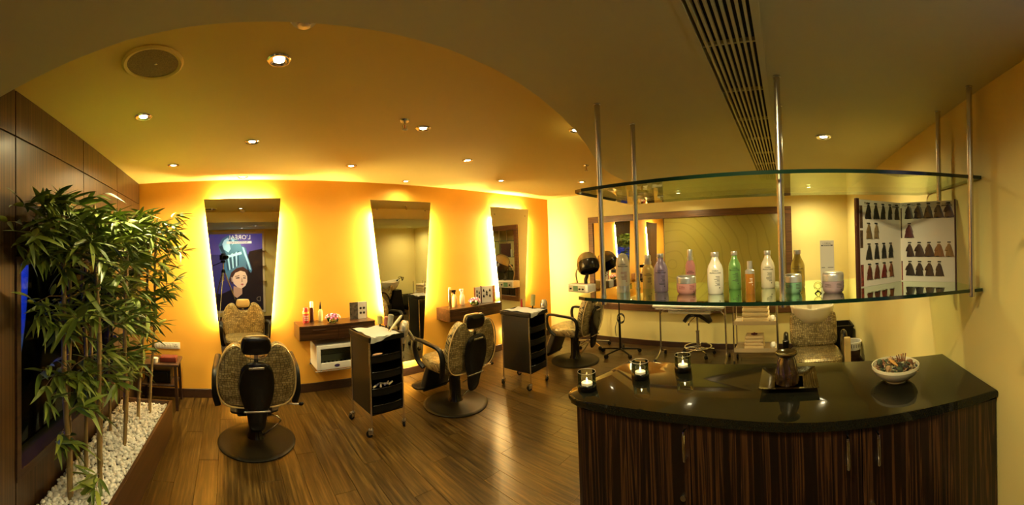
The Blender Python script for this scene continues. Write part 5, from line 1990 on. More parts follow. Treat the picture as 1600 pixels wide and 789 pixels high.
hairs = {
    'left': [(0.83, [DK, DK, (0.02, 0.018, 0.016), (0.022, 0.02, 0.016), (0.05, 0.035, 0.018)]),
             (0.60, [(0.16, 0.10, 0.04), (0.22, 0.15, 0.07)]),
             (0.36, [DK, DK, DK, (0.014, 0.015, 0.017)]),
             (0.125, [(0.09, 0.02, 0.012), (0.09, 0.022, 0.014), (0.13, 0.012, 0.012), (0.16, 0.05, 0.02)])],
    'right': [(0.84, [(0.022, 0.010, 0.014), (0.020, 0.010, 0.016), (0.022, 0.010, 0.012), (0.025, 0.010, 0.016), (0.035, 0.012, 0.020)]),
              (0.60, [(0.08, 0.010, 0.015)]),
              (0.36, [(0.03, 0.012, 0.008), (0.035, 0.016, 0.010), (0.035, 0.016, 0.010), (0.20, 0.09, 0.03), (0.24, 0.14, 0.05)]),
              (0.12, [(0.022, 0.012, 0.008), (0.020, 0.010, 0.010), (0.028, 0.012, 0.008), (0.035, 0.018, 0.010)])]}
q = MB()
q.box((-0.010, -0.0045, -0.003), (0.010, 0.0, 0.003), 0, 0.001)
tabm = q.mesh('swatch_tab', 'black')
sd_ = 0
for pg, wd, side in pages:
    x00 = 0.062 if side == 'left' else 0.055
    for zf, cols in hairs[side]:
        n = 5
        stp = (wd - x00 - 0.030) / 4.0
        for k, c in enumerate(cols):
            sd_ += 1
            sm = swatch_mesh('sample_hair_%d' % sd_, c, sd_, 1.7 if side == 'left' else 2.2)
            x_ = x00 + stp * k * (0.98 if side == 'left' else 1.0)
            z_ = zf * HB + 0.055
            o = link('hair_swatch', sm, pg, (x_, 0, z_))
            o.scale = (1, 1, 1.42)
            link('swatch_tab', tabm, pg, (x_, 0, z_ + 0.004))
            q = MB()
            q.box((x_ - 0.014, -0.0006, z_ - 0.077), (x_ + 0.014, 0, z_ - 0.0745))
            obj('caption', q, 'print', pg, smooth=False)
    # coloured picture strip down the outer margin / gutter
    xs_ = (0.002, 0.022)
    for z0, z1, m_ in ((0.30, 0.415, 'a'), (0.20, 0.29, 'a') if side == 'left' else (0.245, 0.30, 'a'), (0.005, 0.115, 'b')):
        q = MB()
        q.box((xs_[0], -0.0006, z0), (xs_[1] if side == 'left' else 0.010, 0, z1))
        obj('picture_strip', q, M.setdefault('strip_' + m_, mottled('strip_' + m_, (0.02, 0.012, 0.01), (0.12, 0.06, 0.03) if m_ == 'a' else (0.35, 0.06, 0.04), 60, 0.4)), pg, smooth=False)
    text_obj('page_heading', 'Majirel' if side == 'left' else 'Majirel  Majirouge', 0.016, pbr('heading_grey', (0.12, 0.14, 0.10), 0.5), pg, (0.035 if side == 'left' else 0.012, -0.0006, HB - 0.016), (R(90), 0, 0), 'LEFT')
    text_obj('brand_heading', "L'ORÉAL", 0.013, 'print', pg, (wd - 0.040, -0.0006, HB - 0.016), (R(90), 0, 0))
    q = MB()
    q.box((wd - 0.070, -0.0008, HB - 0.0285), (wd - 0.010, 0, HB - 0.0235))
    obj('printed_bar', q, 'print', pg, smooth=False)
    q = MB()
    q.box((0.03, -0.0005, HB - 0.034), (wd - 0.005, 0, HB - 0.0332))
    obj('rule_line', q, 'print', pg, smooth=False)

# ================================================================== END WALL FURNITURE
def star_base(parent, n, r, mat, zc=0.085, a0=0.3, wheel=0.026, name='base_leg', thick=0.014):
    for k in range(n):
        a = a0 + 2 * PI * k / n
        c, s = math.cos(a), math.sin(a)
        q = MB()
        q.tube([(0.02 * c, 0.02 * s, zc), (r * 0.5 * c, r * 0.5 * s, zc - 0.010), (r * c, r * s, zc - 0.025)], [thick, thick * 0.85, thick * 0.7], 8)
        lg = obj(name, q, mat, parent)
        q = MB()
        q.cyl((r * c, r * s, zc - 0.02), (r * c, r * s, 0.045), 0.006, 8)
        for kk in (-1, 1):
            q.cyl((r * c - s * (kk * 0.012 - 0.006), r * s + c * (kk * 0.012 - 0.006), wheel), (r * c - s * (kk * 0.012 + 0.006), r * s + c * (kk * 0.012 + 0.006), wheel), wheel, 16)
        obj('caster_wheel', q, 'black', lg)['kind'] = 'stuff'


# hood dryer on chrome star base
hx_, hy_ = 4.86, 3.02
t = thing('hood_dryer', 'hood hair dryer with a smoky domed hood and white control box on a stand', 'hood dryer', (hx_, hy_, 0), R(-8))
star_base(t, 5, 0.27, 'chrome', 0.085, 0.5)
q = MB()
q.cyl((0, 0, 0.075), (0, 0, 0.86), 0.015, 16)
q.lathe([(0.028, 0.07), (0.028, 0.12), (0.016, 0.16)], 16, cap=False)
obj('pole', q, 'chrome', t)
q = MB()
q.box((-0.12, -0.03, 0.86), (0.10, 0.40, 0.995), 0, 0.02)
bxo = obj('control_box', q, 'white_plastic', t)
q = MB()
q.box((-0.125, 0.02, 0.875), (-0.120, 0.37, 0.975), 0, 0.002)
pnl = obj('control_panel', q, pbr('panel_grey', (0.42, 0.42, 0.33), 0.4), bxo)
for k, yy in enumerate((0.06, 0.13, 0.32)):
    q = MB()
    q.cyl((-0.142, yy, 0.92), (-0.125, yy, 0.92), 0.014, 16)
    o = link('dial_knob', q.mesh('dial_knob', 'black'), bxo)
q = MB()
q.box((-0.127, 0.17, 0.885), (-0.125, 0.27, 0.965))
link('display', q.mesh('display', pbr('display_green', (0.10, 0.20, 0.12), 0.2), False), bxo)
q = MB()
q.tube(smooth_open([(0.0, 0.10, 0.99), (0.02, 0.12, 1.06), (0.03, 0.10, 1.12), (0.0, 0.08, 1.18)], 4), 0.028, 12)
obj('swivel_arm', q, 'black', t)
HT = Matrix.Translation((-0.02, 0.03, 1.315)) @ Matrix.Rotation(R(14), 4, 'Y') @ Matrix.Rotation(R(-24), 4, 'X')
q = MB()
q.lathe([(0.001, 0.20), (0.06, 0.195), (0.115, 0.165), (0.155, 0.11), (0.172, 0.04), (0.172, 0.0), (0.166, 0.0), (0.166, 0.04), (0.148, 0.105), (0.11, 0.158), (0.05, 0.187), (0.001, 0.192)], 40, cap=False, M4=HT)
obj('hood_dome', q, pbr('smoky_acrylic', (0.20, 0.15, 0.07), 0.10, 0.3, coat=0.8), t)
q = MB()
q.lathe([(0.173, 0.03), (0.180, 0.0), (0.172, -0.09), (0.150, -0.125), (0.142, -0.125), (0.160, -0.085), (0.165, 0.02)], 40, cap=False, M4=HT)
obj('hood_skirt', q, 'black_gloss', t)
q = MB()
q.lathe([(0.0, -0.05), (0.158, -0.05), (0.158, -0.055), (0.0, -0.055)], 40, cap=False, M4=HT)
obj('diffuser_plate', q, pbr('dark_plate', (0.03, 0.025, 0.02), 0.5), t)
q = MB()
q.tube(smooth_open([(0.02, 0.30, 0.99), (0.02, 0.33, 1.16), (0.02, 0.22, 1.30), (0.02, 0.09, 1.28)], 6), 0.012, 10)
obj('air_hose', q, pbr('hose_bronze', (0.20, 0.14, 0.06), 0.4), t)

# black five star stand with coiled cable
t = thing('wheeled_stand', 'thin black pole stand on a five star wheeled base with a coiled cable', 'stand', (4.66, 2.42, 0), R(10))
star_base(t, 5, 0.29, 'black', 0.075, 0.15, 0.028)
q = MB()
q.cyl((0, 0, 0.06), (0, 0, 0.55), 0.017, 16)
q.cyl((0, 0, 0.55), (0, 0, 1.22), 0.010, 12)
obj('pole', q, 'black_metal', t)
q = MB()
for j in range(3):
    q.tube([(-0.03 + 0.005 * j, 0.055 * math.cos(2 * PI * k / 24) - 0.03, 0.52 + 0.01 * j + 0.065 * math.sin(2 * PI * k / 24)) for k in range(24)], 0.0045, 6, closed=True)
q.tube(smooth_open([(-0.025, 0.03, 0.48), (-0.03, 0.06, 0.38), (-0.03, 0.05, 0.27)], 5), 0.0045, 6)
obj('power_cable', q, 'black', t)
q = MB()
q.box((-0.05, -0.09, 1.20), (0.05, 0.09, 1.25), 0, 0.015)
obj('head', q, 'black', t)

# manicure table on C-shaped chrome legs
t = thing('treatment_table', 'white topped table on curved chrome legs before the end wall', 'table', (4.66, 1.315, 0))
q = MB()
q.box((-0.22, -0.49, 0.745), (0.22, 0.49, 0.785), 0, 0.018)
obj('table_top', q, 'white_plastic', t)
q = MB()
q.tube([(-0.205, -0.45, 0.730), (-0.205, 0.45, 0.730), (0.205, 0.45, 0.730), (0.205, -0.45, 0.730)], 0.012, 10, closed=True)
obj('under_frame', q, 'chrome', t)
q = MB()
q.box((-0.17, -0.30, 0.665), (0.15, 0.28, 0.725), 0, 0.006)
obj('under_tray', q, pbr('cream_drawer', (0.55, 0.50, 0.36), 0.5), t)
for sy in (-1, 1):
    q = MB()
    q.tube(smooth_open([(0.0, sy * 0.46, 0.73), (0.0, sy * 0.462, 0.45), (0.0, sy * 0.465, 0.18), (-0.05, sy * 0.47, 0.07), (-0.20, sy * 0.475, 0.030), (-0.24, sy * 0.475, 0.028)], 5), 0.013, 10)
    q.tube(smooth_open([(0.0, sy * 0.465, 0.20), (0.05, sy * 0.468, 0.10), (0.20, sy * 0.47, 0.055)], 5), 0.010, 10)
    lg = obj('leg', q, 'chrome', t)
    q = MB()
    q.tube([(0.0, sy * 0.46, 0.62), (0.0, sy * 0.36, 0.725)], 0.008, 8)
    obj('brace', q, 'chrome', lg)
    for xx in (-0.23, 0.20):
        q = MB()
        q.cyl((xx, sy * 0.47 - 0.014, 0.026), (xx, sy * 0.47 + 0.014, 0.026), 0.0255, 16)
        obj('caster_wheel', q, 'black', lg)

# saddle stool
t = thing('saddle_stool', 'black saddle stool with a chrome foot ring behind the white table', 'stool', (4.885, 1.30, 0))
q = MB()
gr = []
for i in range(17):
    row = []
    for j in range(13):
        u, v = i / 16 * 2 - 1, j / 12 * 2 - 1
        rx = 0.215 * math.sqrt(max(0.0, 1 - 0.25 * v * v))
        y = u * rx
        x = v * 0.165 * math.sqrt(max(0.02, 1 - 0.75 * u * u))
        z = 0.615 - 0.10 * u * u - 0.03 * u ** 4 + 0.022 * v * v
        row.append(q.bm.verts.new((x, y, z)))
    gr.append(row)
for i in range(16):
    for j in range(12):
        q.bm.faces.new((gr[i][j], gr[i + 1][j], gr[i + 1][j + 1], gr[i][j + 1]))
bmesh.ops.recalc_face_normals(q.bm, faces=q.bm.faces)
bmesh.ops.solidify(q.bm, geom=q.bm.faces[:], thickness=0.05)
obj('saddle_seat', q, 'black_leather', t, ang=70)
q = MB()
q.cyl((0, 0, 0.12), (0, 0, 0.34), 0.024, 18)
q.cyl((0, 0, 0.34), (0, 0, 0.58), 0.015, 18)
q.lathe([(0.024, 0.335), (0.029, 0.335), (0.029, 0.355), (0.015, 0.357)], 18, cap=False)
obj('gas_lift', q, 'chrome', t)
q = MB()
q.tube([(0.19 * math.cos(2 * PI * k / 32), 0.19 * math.sin(2 * PI * k / 32), 0.125) for k in range(32)], 0.010, 8, closed=True)
for k in range(3):
    a = 2 * PI * k / 3
    q.cyl((0.02 * math.cos(a), 0.02 * math.sin(a), 0.135), (0.19 * math.cos(a), 0.19 * math.sin(a), 0.125), 0.007, 8)
obj('foot_ring', q, 'chrome', t)
star_base(t, 5, 0.23, 'chrome', 0.10, 0.1, 0.024)
q = MB()
q.tube([(-0.02, 0.02, 0.555), (-0.08, 0.08, 0.50), (-0.095, 0.095, 0.47)], 0.004, 8)
q.ball((-0.1, 0.1, 0.458), (0.012, 0.012, 0.022), 1)
obj('height_lever', q, 'black', t)

# towel trolley
t = thing('towel_trolley', 'two tier chrome trolley with folded cream towels by the end wall', 'trolley', (4.66, 0.445, 0))
for k, (x, y) in enumerate(((-0.14, 0.28), (-0.14, -0.28), (0.14, 0.28), (0.14, -0.28))):
    q = MB()
    q.cyl((x, y, 0.055), (x, y, 0.86), 0.0095, 12)
    lg = obj('post', q, 'chrome', t)
    q = MB()
    q.cyl((x, y - 0.010, 0.030), (x, y + 0.010, 0.030), 0.029, 18)
    obj('caster_wheel', q, 'black', lg)
for z in (0.195, 0.545):
    q = MB()
    q.box((-0.15, -0.275, z), (0.15, 0.275, z + 0.012), 0, 0.002)
    q.box((-0.152, -0.275, z - 0.02), (-0.146, 0.275, z + 0.03), 0, 0.001)
    q.box((0.146, -0.275, z - 0.02), (0.152, 0.275, z + 0.03), 0, 0.001)
    obj('shelf_board', q, pbr('cream_shelf_%d' % int(z * 100), (0.62, 0.50, 0.30), 0.4), t)
q = MB()
q.tube(smooth_open([(-0.14, 0.28, 0.86), (-0.10, 0.28, 0.89), (0.10, 0.28, 0.89), (0.14, 0.28, 0.86)], 4), 0.008, 8)
obj('push_bar', q, 'chrome', t)


def folded_towel(lb, loc, wx, wy, h, grp, mat='towel', cat='towel', rz=0.0):
    q = MB()
    q.box((-wx / 2, -wy / 2, 0), (wx / 2, wy / 2, h), 0, h * 0.42)
    bmesh.ops.subdivide_edges(q.bm, edges=[e for e in q.bm.edges if e.calc_length() > 0.08], cuts=4, use_grid_fill=True)
    for v in q.bm.verts:
        v.co.z += 0.0025 * math.sin(v.co.y * 40 + loc[2] * 90) * (1 if v.co.z > h / 2 else 0.3)
        v.co.x += 0.003 * math.sin(v.co.y * 25 + loc[2] * 70)
    # fold line on the front edge
    o = obj('folded_towel', q, mat, None, loc, (0, 0, rz), ang=60)
    return tag(o, lb, cat, grp)


nm_ = ('bottom', 'second', 'third', 'top')
for k in range(4):
    folded_towel('thick folded cream towel, %s of the pile on the upper trolley shelf' % nm_[k], (4.65, 0.44, 0.559 + 0.062 * k), 0.24, 0.355 - 0.006 * k, 0.060, 'cream towels on the upper trolley shelf')
    folded_towel('thin folded cream towel, %s of the pile on the lower trolley shelf' % nm_[k], (4.64, 0.465, 0.209 + 0.041 * k), 0.20, 0.255 - 0.006 * k, 0.039, 'cream towels on the lower trolley shelf')
for zz, lb in ((0.559, 'small crumpled white cloth at the right end of the upper trolley shelf'), (0.209, 'small crumpled white cloth at the right end of the lower trolley shelf')):
    q = MB()
    q.ball((0, 0, 0.035), (0.06, 0.035, 0.040), 3)
    for v in q.bm.verts:
        v.co *= 1 + 0.13 * math.sin(v.co.x * 130 + v.co.y * 90) * math.cos(v.co.z * 110)
        v.co.z = max(v.co.z, 0.0)
    tag(obj('cloth', q, 'towel_white', None, (4.60, 0.225, zz), ang=70), lb, 'cloth', 'white cloths on the towel trolley')
q = MB()
for k in range(6):
    a = 2 * PI * k / 6
    q.ball((0.022 * math.cos(a), 0.022 * math.sin(a), 0.012), (0.017, 0.012, 0.006), 1, 0, None)
q.ball((0, 0, 0.016), 0.011, 1)
o = obj('flower', q, pbr('maroon_petal', (0.10, 0.01, 0.02), 0.5), None, (4.60, 0.465, 0.209 + 0.164))
o.scale = (1.2, 1.4, 1.5)
tag(o, 'dark red flower laid on the lower pile of towels', 'flower')

# shampoo chair with basin (faces the counter)
t = thing('shampoo_chair', 'gold crocodile backwash chair with a ceramic basin facing the counter', 'chair', (3.80, -0.262, 0), R(90))
# local frame: +y faces -X world (towards the counter)
Q_ = Matrix.Translation((0, -0.12, 0.44)) @ Matrix.Rotation(R(13), 4, 'X')
q = MB()
cushion(q, [(0, 0.10, 0.315, 0.20, 0.20), (0, 0.10, 0.325, 0.255, 0.245), (0, 0.10, 0.36, 0.268, 0.258), (0, 0.10, 0.405, 0.268, 0.258), (0, 0.10, 0.425, 0.25, 0.24), (0, 0.10, 0.432, 0.15, 0.15), (0, 0.10, 0.434, 0.03, 0.03)], 48, 5.0)
obj('seat', q, 'croc', t)
q = MB()
ou = smooth_closed([(-0.20, -0.02), (0.0, -0.02), (0.20, -0.02), (0.255, 0.03), (0.262, 0.17), (0.258, 0.30), (0.22, 0.345), (0.0, 0.35), (-0.22, 0.345), (-0.258, 0.30), (-0.262, 0.17), (-0.255, 0.03)], 4)
pillow_outline(q, ou, 0.075, 0.018, 0.012, 0, Q_)
obj('backrest', q, 'croc', t, ang=60)
q = MB()
q.box((-0.24, -0.60, 0.0), (0.24, -0.24, 0.06), 0, 0.01)
q.prism([(-0.58, 0.06), (-0.22, 0.06), (-0.20, 0.36), (-0.30, 0.64), (-0.50, 0.64)], 'x', -0.20, 0.20, 0, 0.01)
obj('basin_pedestal', q, 'black', t)
q = MB()
q.box((-0.20, -0.20, 0.0), (0.20, 0.28, 0.315), 0, 0.02)
obj('seat_base', q, 'black_leather', t)
for sx in (-1, 1):
    q = MB()
    pts = []
    for k in range(25):
        a = PI * k / 24
        pts.append((0.10 + 0.185 * math.cos(a), 0.355 + 0.26 * math.sin(a)))
    pl = pts + [(-0.085, 0.30), (0.285, 0.30)]
    q.prism(pl, 'x', sx * 0.285, sx * 0.325)
    side = obj('arm_side', q, 'croc', t, smooth=False)
    q = MB()
    q.tube([(sx * 0.305, y, z) for y, z in pts], 0.026, 10)
    obj('arm_rim', q, 'black_gloss', side)
    q = MB()
    q.box((sx * 0.305 - 0.032, 0.285, 0.255), (sx * 0.305 + 0.032, 0.328, 0.615), 0, 0.012)
    obj('arm_front', q, 'gold_pad' if sx < 0 else 'black_gloss', side)
# basin: hollow bowl, wide rim with a neck dip towards the sitter
q = MB()
rings_o, rings_i = [], []
n = 48


def basin_ring(s, z, grow=0.0):
    ring = []
    for k in range(n):
        a = 2 * PI * k / n
        x = (0.25 * s + grow) * math.copysign(abs(math.cos(a)) ** 0.85, math.cos(a))
        y = -0.275 + (0.235 * s + grow) * math.sin(a)
        dip = 0.012 * math.exp(-(x / 0.07) ** 2) * max(0, math.sin(a)) if s > 0.85 else 0
        ring.append((x, y, z - dip + 0.05 * max(0, -math.sin(a)) * s))
    return ring


q.rings([basin_ring(0.25, 0.615), basin_ring(0.50, 0.630), basin_ring(0.78, 0.690), basin_ring(0.95, 0.765), basin_ring(1.0, 0.83), basin_ring(1.02, 0.846), basin_ring(0.99, 0.852), basin_ring(0.93, 0.845), basin_ring(0.88, 0.79), basin_ring(0.72, 0.73), basin_ring(0.45, 0.695), basin_ring(0.12, 0.685)])
obj('basin', q, 'ceramic', t, ang=70)
q = MB()
q.cyl((0.0, -0.62, 0.86), (0.0, -0.62, 0.93), 0.018, 14)
q.tube(smooth_open([(0, -0.62, 0.92), (0, -0.59, 0.97), (0, -0.53, 0.96), (0, -0.50, 0.92)], 4), 0.010, 10)
obj('tap', q, 'chrome', t)
q = MB()
q.tube(smooth_open([(0.06, -0.60, 0.86), (0.10, -0.62, 0.95), (0.04, -0.55, 0.93), (0.02, -0.47, 0.87)], 5), 0.009, 8)
q.lathe([(0.010, 0), (0.022, 0.01), (0.024, 0.03), (0.008, 0.05)], 14, M4=Matrix.Translation((0.02, -0.47, 0.845)))
obj('hand_shower', q, 'black', t)
for sx in (-1, 1):
    q = MB()
    q.prism([(sx * 0.10, 0.26), (sx * 0.24, 0.33), (sx * 0.17, 0.17)], 'y', -0.005, 0.005)
    for v in q.bm.verts:
        v.co = Q_ @ (v.co + Vector((0, 0.052, 0)))
    obj('basin_shadow', q, 'croc', t, smooth=False)  # triangles shaped as the basin's shadows on the backrest, no real part

# bins
t = thing('storage_bin', 'black square bin in the corner behind the backwash chair', 'bin', (4.90, -0.70, 0))
q = MB()
r0, r1 = 0.13, 0.155
sq = lambda r_, z_: [(a * r_, c * r_, z_) for a, c in ((-1, -1), (1, -1), (1, 1), (-1, 1))]
q.rings([sq(r0, 0.0), sq(r1, 0.40), sq(r1 + 0.012, 0.40), sq(r1 + 0.012, 0.42), sq(r1 - 0.010, 0.42), sq(r0 - 0.008, 0.012)])
obj('bin_body', q, 'black', t, smooth=False)
t = thing('laundry_basket', 'round brown basket with a white slotted rim beside the backwash chair', 'basket', (4.33, -0.765, 0))
lathe_part('basket_body', [(0, 0), (0.085, 0), (0.105, 0.255), (0.098, 0.255), (0.080, 0.01), (0, 0.01)], 'dark_wood', t, 32)
lathe_part('rim', [(0.106, 0.235), (0.112, 0.26), (0.116, 0.315), (0.118, 0.33), (0.104, 0.33), (0.100, 0.26), (0.106, 0.235)], 'white_plastic', t, 40)
for k in range(24):
    a = 2 * PI * k / 24
    q = MB()
    q.box((-0.0035, -0.0015, -0.020), (0.0035, 0.0015, 0.020), 0, 0, Matrix.Translation((0.1155 * math.cos(a), 0.1155 * math.sin(a), 0.288)) @ Matrix.Rotation(a + PI / 2, 4, 'Z'))
    obj('slot', q, 'print', t, smooth=False)
q = MB()
q.tube(smooth_open([(0.0, 0.118, 0.30), (0.0, 0.135, 0.34), (-0.04, 0.12, 0.39), (-0.08, 0.09, 0.34), (-0.085, 0.085, 0.30)], 5), 0.005, 8)
obj('handle', q, 'white_plastic', t)

# ================================================================== PLANTER, PEBBLES, BAMBOO
PX = lambda y: -0.675 + (y - 1.5) * (0.115 / 1.75)          # inner face of the front board
PY0, PY1 = 1.02, 3.25
t = thing('bamboo_planter', 'long low dark wood planter box of white pebbles along the window wall', 'planter', (-0.85, 2.1, 0))
PO = (-0.85, 2.1, 0)
q = MB()
q.prism([(PX(PY0), PY0), (PX(PY0) + 0.022, PY0), (PX(PY1) + 0.022, PY1), (PX(PY1), PY1)], 'z', 0.0, 0.295, 0, 0.002)
keep(obj('front_board', q, 'planter_wood', t, smooth=False), PO)
q = MB()
q.box((XA + 0.016, PY1, 0), (PX(PY1) + 0.022, PY1 + 0.022, 0.295), 0, 0.002)
keep(obj('end_board', q, 'planter_wood', t, smooth=False), PO)
q = MB()
q.box((XA + 0.016, PY0 - 0.022, 0), (PX(PY0) + 0.022, PY0, 0.295), 0, 0.002)
keep(obj('end_board', q, 'planter_wood', t, smooth=False), PO)
q = MB()
q.prism([(XA + 0.016, PY0 + 0.001), (PX(PY0) - 0.001, PY0 + 0.001), (PX(PY1) - 0.001, PY1 - 0.001), (XA + 0.016, PY1 - 0.001)], 'z', 0.0, 0.248)
keep(obj('planting_bed', q, 'soil', t, smooth=False), PO)

rr = random.Random(5)
pebs = []
sp_ = 0.0235
yy = PY0 + 0.02
row_ = 0
while yy < PY1 - 0.012:
    xx = XA + 0.03 + (sp_ / 2 if row_ % 2 else 0)
    while xx < PX(yy) - 0.012:
        pebs.append((xx + rr.uniform(-0.005, 0.005), yy + rr.uniform(-0.005, 0.005), 0.254 + rr.uniform(-0.002, 0.014)))
        xx += sp_
    yy += sp_ * 0.88
    row_ += 1
for k in range(500):
    y_ = rr.uniform(PY0 + 0.03, PY1 - 0.03)
    pebs.append((rr.uniform(XA + 0.035, PX(y_) - 0.02), y_, 0.272 + rr.uniform(0, 0.008)))
pebmesh = []
for k in range(8):
    q = MB()
    q.ball((0, 0, 0), (0.0135 * rr.uniform(0.9, 1.2), 0.0115 * rr.uniform(0.85, 1.1), 0.0085 * rr.uniform(0.85, 1.15)), 2)
    for v in q.bm.verts:
        v.co *= 1 + 0.09 * math.sin(v.co.x * 210 + k) * math.cos(v.co.y * 190 + 2 * k)
    pebmesh.append(q.mesh('pebble', 'pebble'))


def vis(p):
    hd = math.degrees(math.atan2(p[0], p[1]))
    return hd > -37.5 and p[1] > 1.3


order = sorted(pebs, key=lambda p: (0 if vis(p) else 1, p[0] ** 2 + p[1] ** 2 - 0.6 * (p[2] - 0.25)))
for k, p in enumerate(order[:300]):
    o = link('pebble', pebmesh[k % 8], None, p, (rr.uniform(-0.4, 0.4), rr.uniform(-0.4, 0.4), rr.uniform(0, 6.28)))
    s = rr.uniform(0.8, 1.2)
    o.scale = (s, s, s)
    tag(o, 'smooth white pebble in the near end of the bamboo planter', 'pebble', 'white pebbles in the planter')
bmx = bmesh.new()
vsn, fsn = [], []
base = []
for m_ in pebmesh[:4]:
    base.append(([v.co.copy() for v in m_.vertices], [tuple(f.vertices) for f in m_.polygons]))
bmx.free()
for k, p in enumerate(order[300:]):
    vv, ff = base[k % 4]
    Mx = Matrix.Translation(p) @ Matrix.Rotation(rr.uniform(0, 6.28), 4, 'Z') @ Matrix.Rotation(rr.uniform(-0.4, 0.4), 4, 'X') @ Matrix.Scale(rr.uniform(0.8, 1.2), 4)
    o_ = len(vsn)
    vsn += [Mx @ v for v in vv]
    fsn += [tuple(i + o_ for i in f) for f in ff]
me = bpy.data.meshes.new('pebbles')
me.from_pydata(vsn, [], fsn)
me.polygons.foreach_set('use_smooth', [True] * len(me.polygons))
me.materials.append(M['pebble'])
tag(link('pebbles', me), 'the remaining white pebbles filling the planter box', 'pebbles', None, 'stuff')

# leaves
leafmesh = []
for k in range(6):
    L_, W_ = (0.18, 0.155, 0.195, 0.135, 0.165, 0.12)[k], (0.0140, 0.0130, 0.0150, 0.0120, 0.0140, 0.0115)[k]
    vv, ff = [], []
    n = 7
    for i in range(n + 1):
        s = i / n
        wv_ = W_ * (math.sin(PI * min(1, s ** 0.62)) ** 0.8 if 0 < s < 1 else 0.03)
        x = L_ * s * (1 - 0.04 * s)
        zc = -L_ * (0.10 + 0.05 * (k % 3)) * s * s
        tw = 0.5 * s * (1 if k % 2 else -1)
        for sg in (-1, 0, 1):
            dy, dz = sg * wv_, abs(sg) * wv_ * 0.35
            vv.append((x, dy * math.cos(tw) - dz * math.sin(tw), zc + dy * math.sin(tw) + dz * math.cos(tw)))
    for i in range(n):
        a = i * 3
        ff += [(a, a + 3, a + 4, a + 1), (a + 1, a + 4, a + 5, a + 2)]
    me = bpy.data.meshes.new('leaf')
    me.from_pydata(vv, [], ff)
    me.polygons.foreach_set('use_smooth', [True] * len(me.polygons))
    me.materials.append(M['leaf'])
    leafmesh.append(me)


def bamboo(lb, x, y, top, rad, lean, seed, bands, arms=0):
    rr = random.Random(seed)
    t = thing('bamboo_plant', lb, 'bamboo', (x, y, 0.249), 0, 'bamboo plants in the pebble planter')
    H_ = top - 0.249
    pts, rads = [], []
    nn = int(H_ / 0.045)
    node = max(3, int(0.21 / (H_ / nn)))
    for i in range(nn + 1):
        s = i / nn
        px_ = lean[0] * s + 0.006 * math.sin(s * 9 + seed)
        py_ = lean[1] * s + 0.006 * math.cos(s * 7 + seed)
        pts.append((px_, py_, H_ * s))
        rads.append(rad * (1 - 0.35 * s) * (1.22 if i % node == 0 and i else 1.0))
    # sharpen the nodes
    P2, R2 = [], []
    for i, (p, r_) in enumerate(zip(pts, rads)):
        if i % node == 0 and 0 < i < nn:
            P2 += [(p[0], p[1], p[2] - 0.006), p, (p[0], p[1], p[2] + 0.006)]
            b0 = r_ / 1.22
            R2 += [b0, r_, b0 * 0.97]
        else:
            P2.append(p)
            R2.append(r_)
    q = MB()
    q.tube(P2, R2, 12)
    obj('stem', q, 'culm', t)

    def at(z):
        s = max(0, min(1, (z - 0.249) / H_))
        return Vector((lean[0] * s, lean[1] * s, z - 0.249))
    for (z0, z1, ncl, rmin, rmax, nl) in bands:
        for c in range(int(ncl * (1.45 if z0 > 1.44 else 0.95) + 0.5)):
            z = rr.uniform(z0, z1)
            a = rr.uniform(0, 2 * PI)
            L_ = rr.uniform(rmin, rmax)
            if arms and rr.random() < arms:
                a = rr.uniform(-2.0, -1.2)
                L_ = rr.uniform(rmax * 0.5, rmax * 1.1)
            e = rr.uniform(0.0, 0.9)
            if arms:
                e *= 0.6
            d = Vector((math.cos(a) * math.cos(e), math.sin(a) * math.cos(e), math.sin(e)))
            if x + d.x * L_ < XA + 0.06:
                d.x = abs(d.x) * 0.5
                d.normalize()
            st = at(z)
            tip = st + d * L_ - Vector((0, 0, 0.22 * L_))
            q = MB()
            mid = (st + tip) / 2 + Vector((0, 0, 0.02))
            q.tube([st, mid, tip], [0.0028, 0.002, 0.0012], 5)
            obj('twig', q, 'culm', t)
            for k in range(nl + 2):
                s = rr.uniform(0.35, 1.0) if k > 2 else 1.0
                bp_ = (st.lerp(mid, s * 2) if s < 0.5 else mid.lerp(tip, s * 2 - 1))
                aa = math.atan2(d.y, d.x) + rr.uniform(-1.5, 1.5)
                el = rr.uniform(-0.75, 0.62)
                dd = Vector((math.cos(aa) * math.cos(el), math.sin(aa) * math.cos(el), math.sin(el)))
                sc = rr.uniform(0.8, 1.2)
                if x + bp_.x + dd.x * 0.20 * sc < XA + 0.03:
                    dd.x = -dd.x if abs(dd.x) > 0.2 else 0.25
                    dd.normalize()
                    if x + bp_.x < XA + 0.03:
                        continue
                o = link('leaf', leafmesh[rr.randrange(6)], t, bp_)
                qd = dd.to_track_quat('X', 'Z')
                o.rotation_mode = 'QUATERNION'
                from mathutils import Quaternion
                o.rotation_quaternion = qd @ Quaternion((1, 0, 0), rr.uniform(-0.7, 0.7))
                o.scale = (sc, sc, sc)


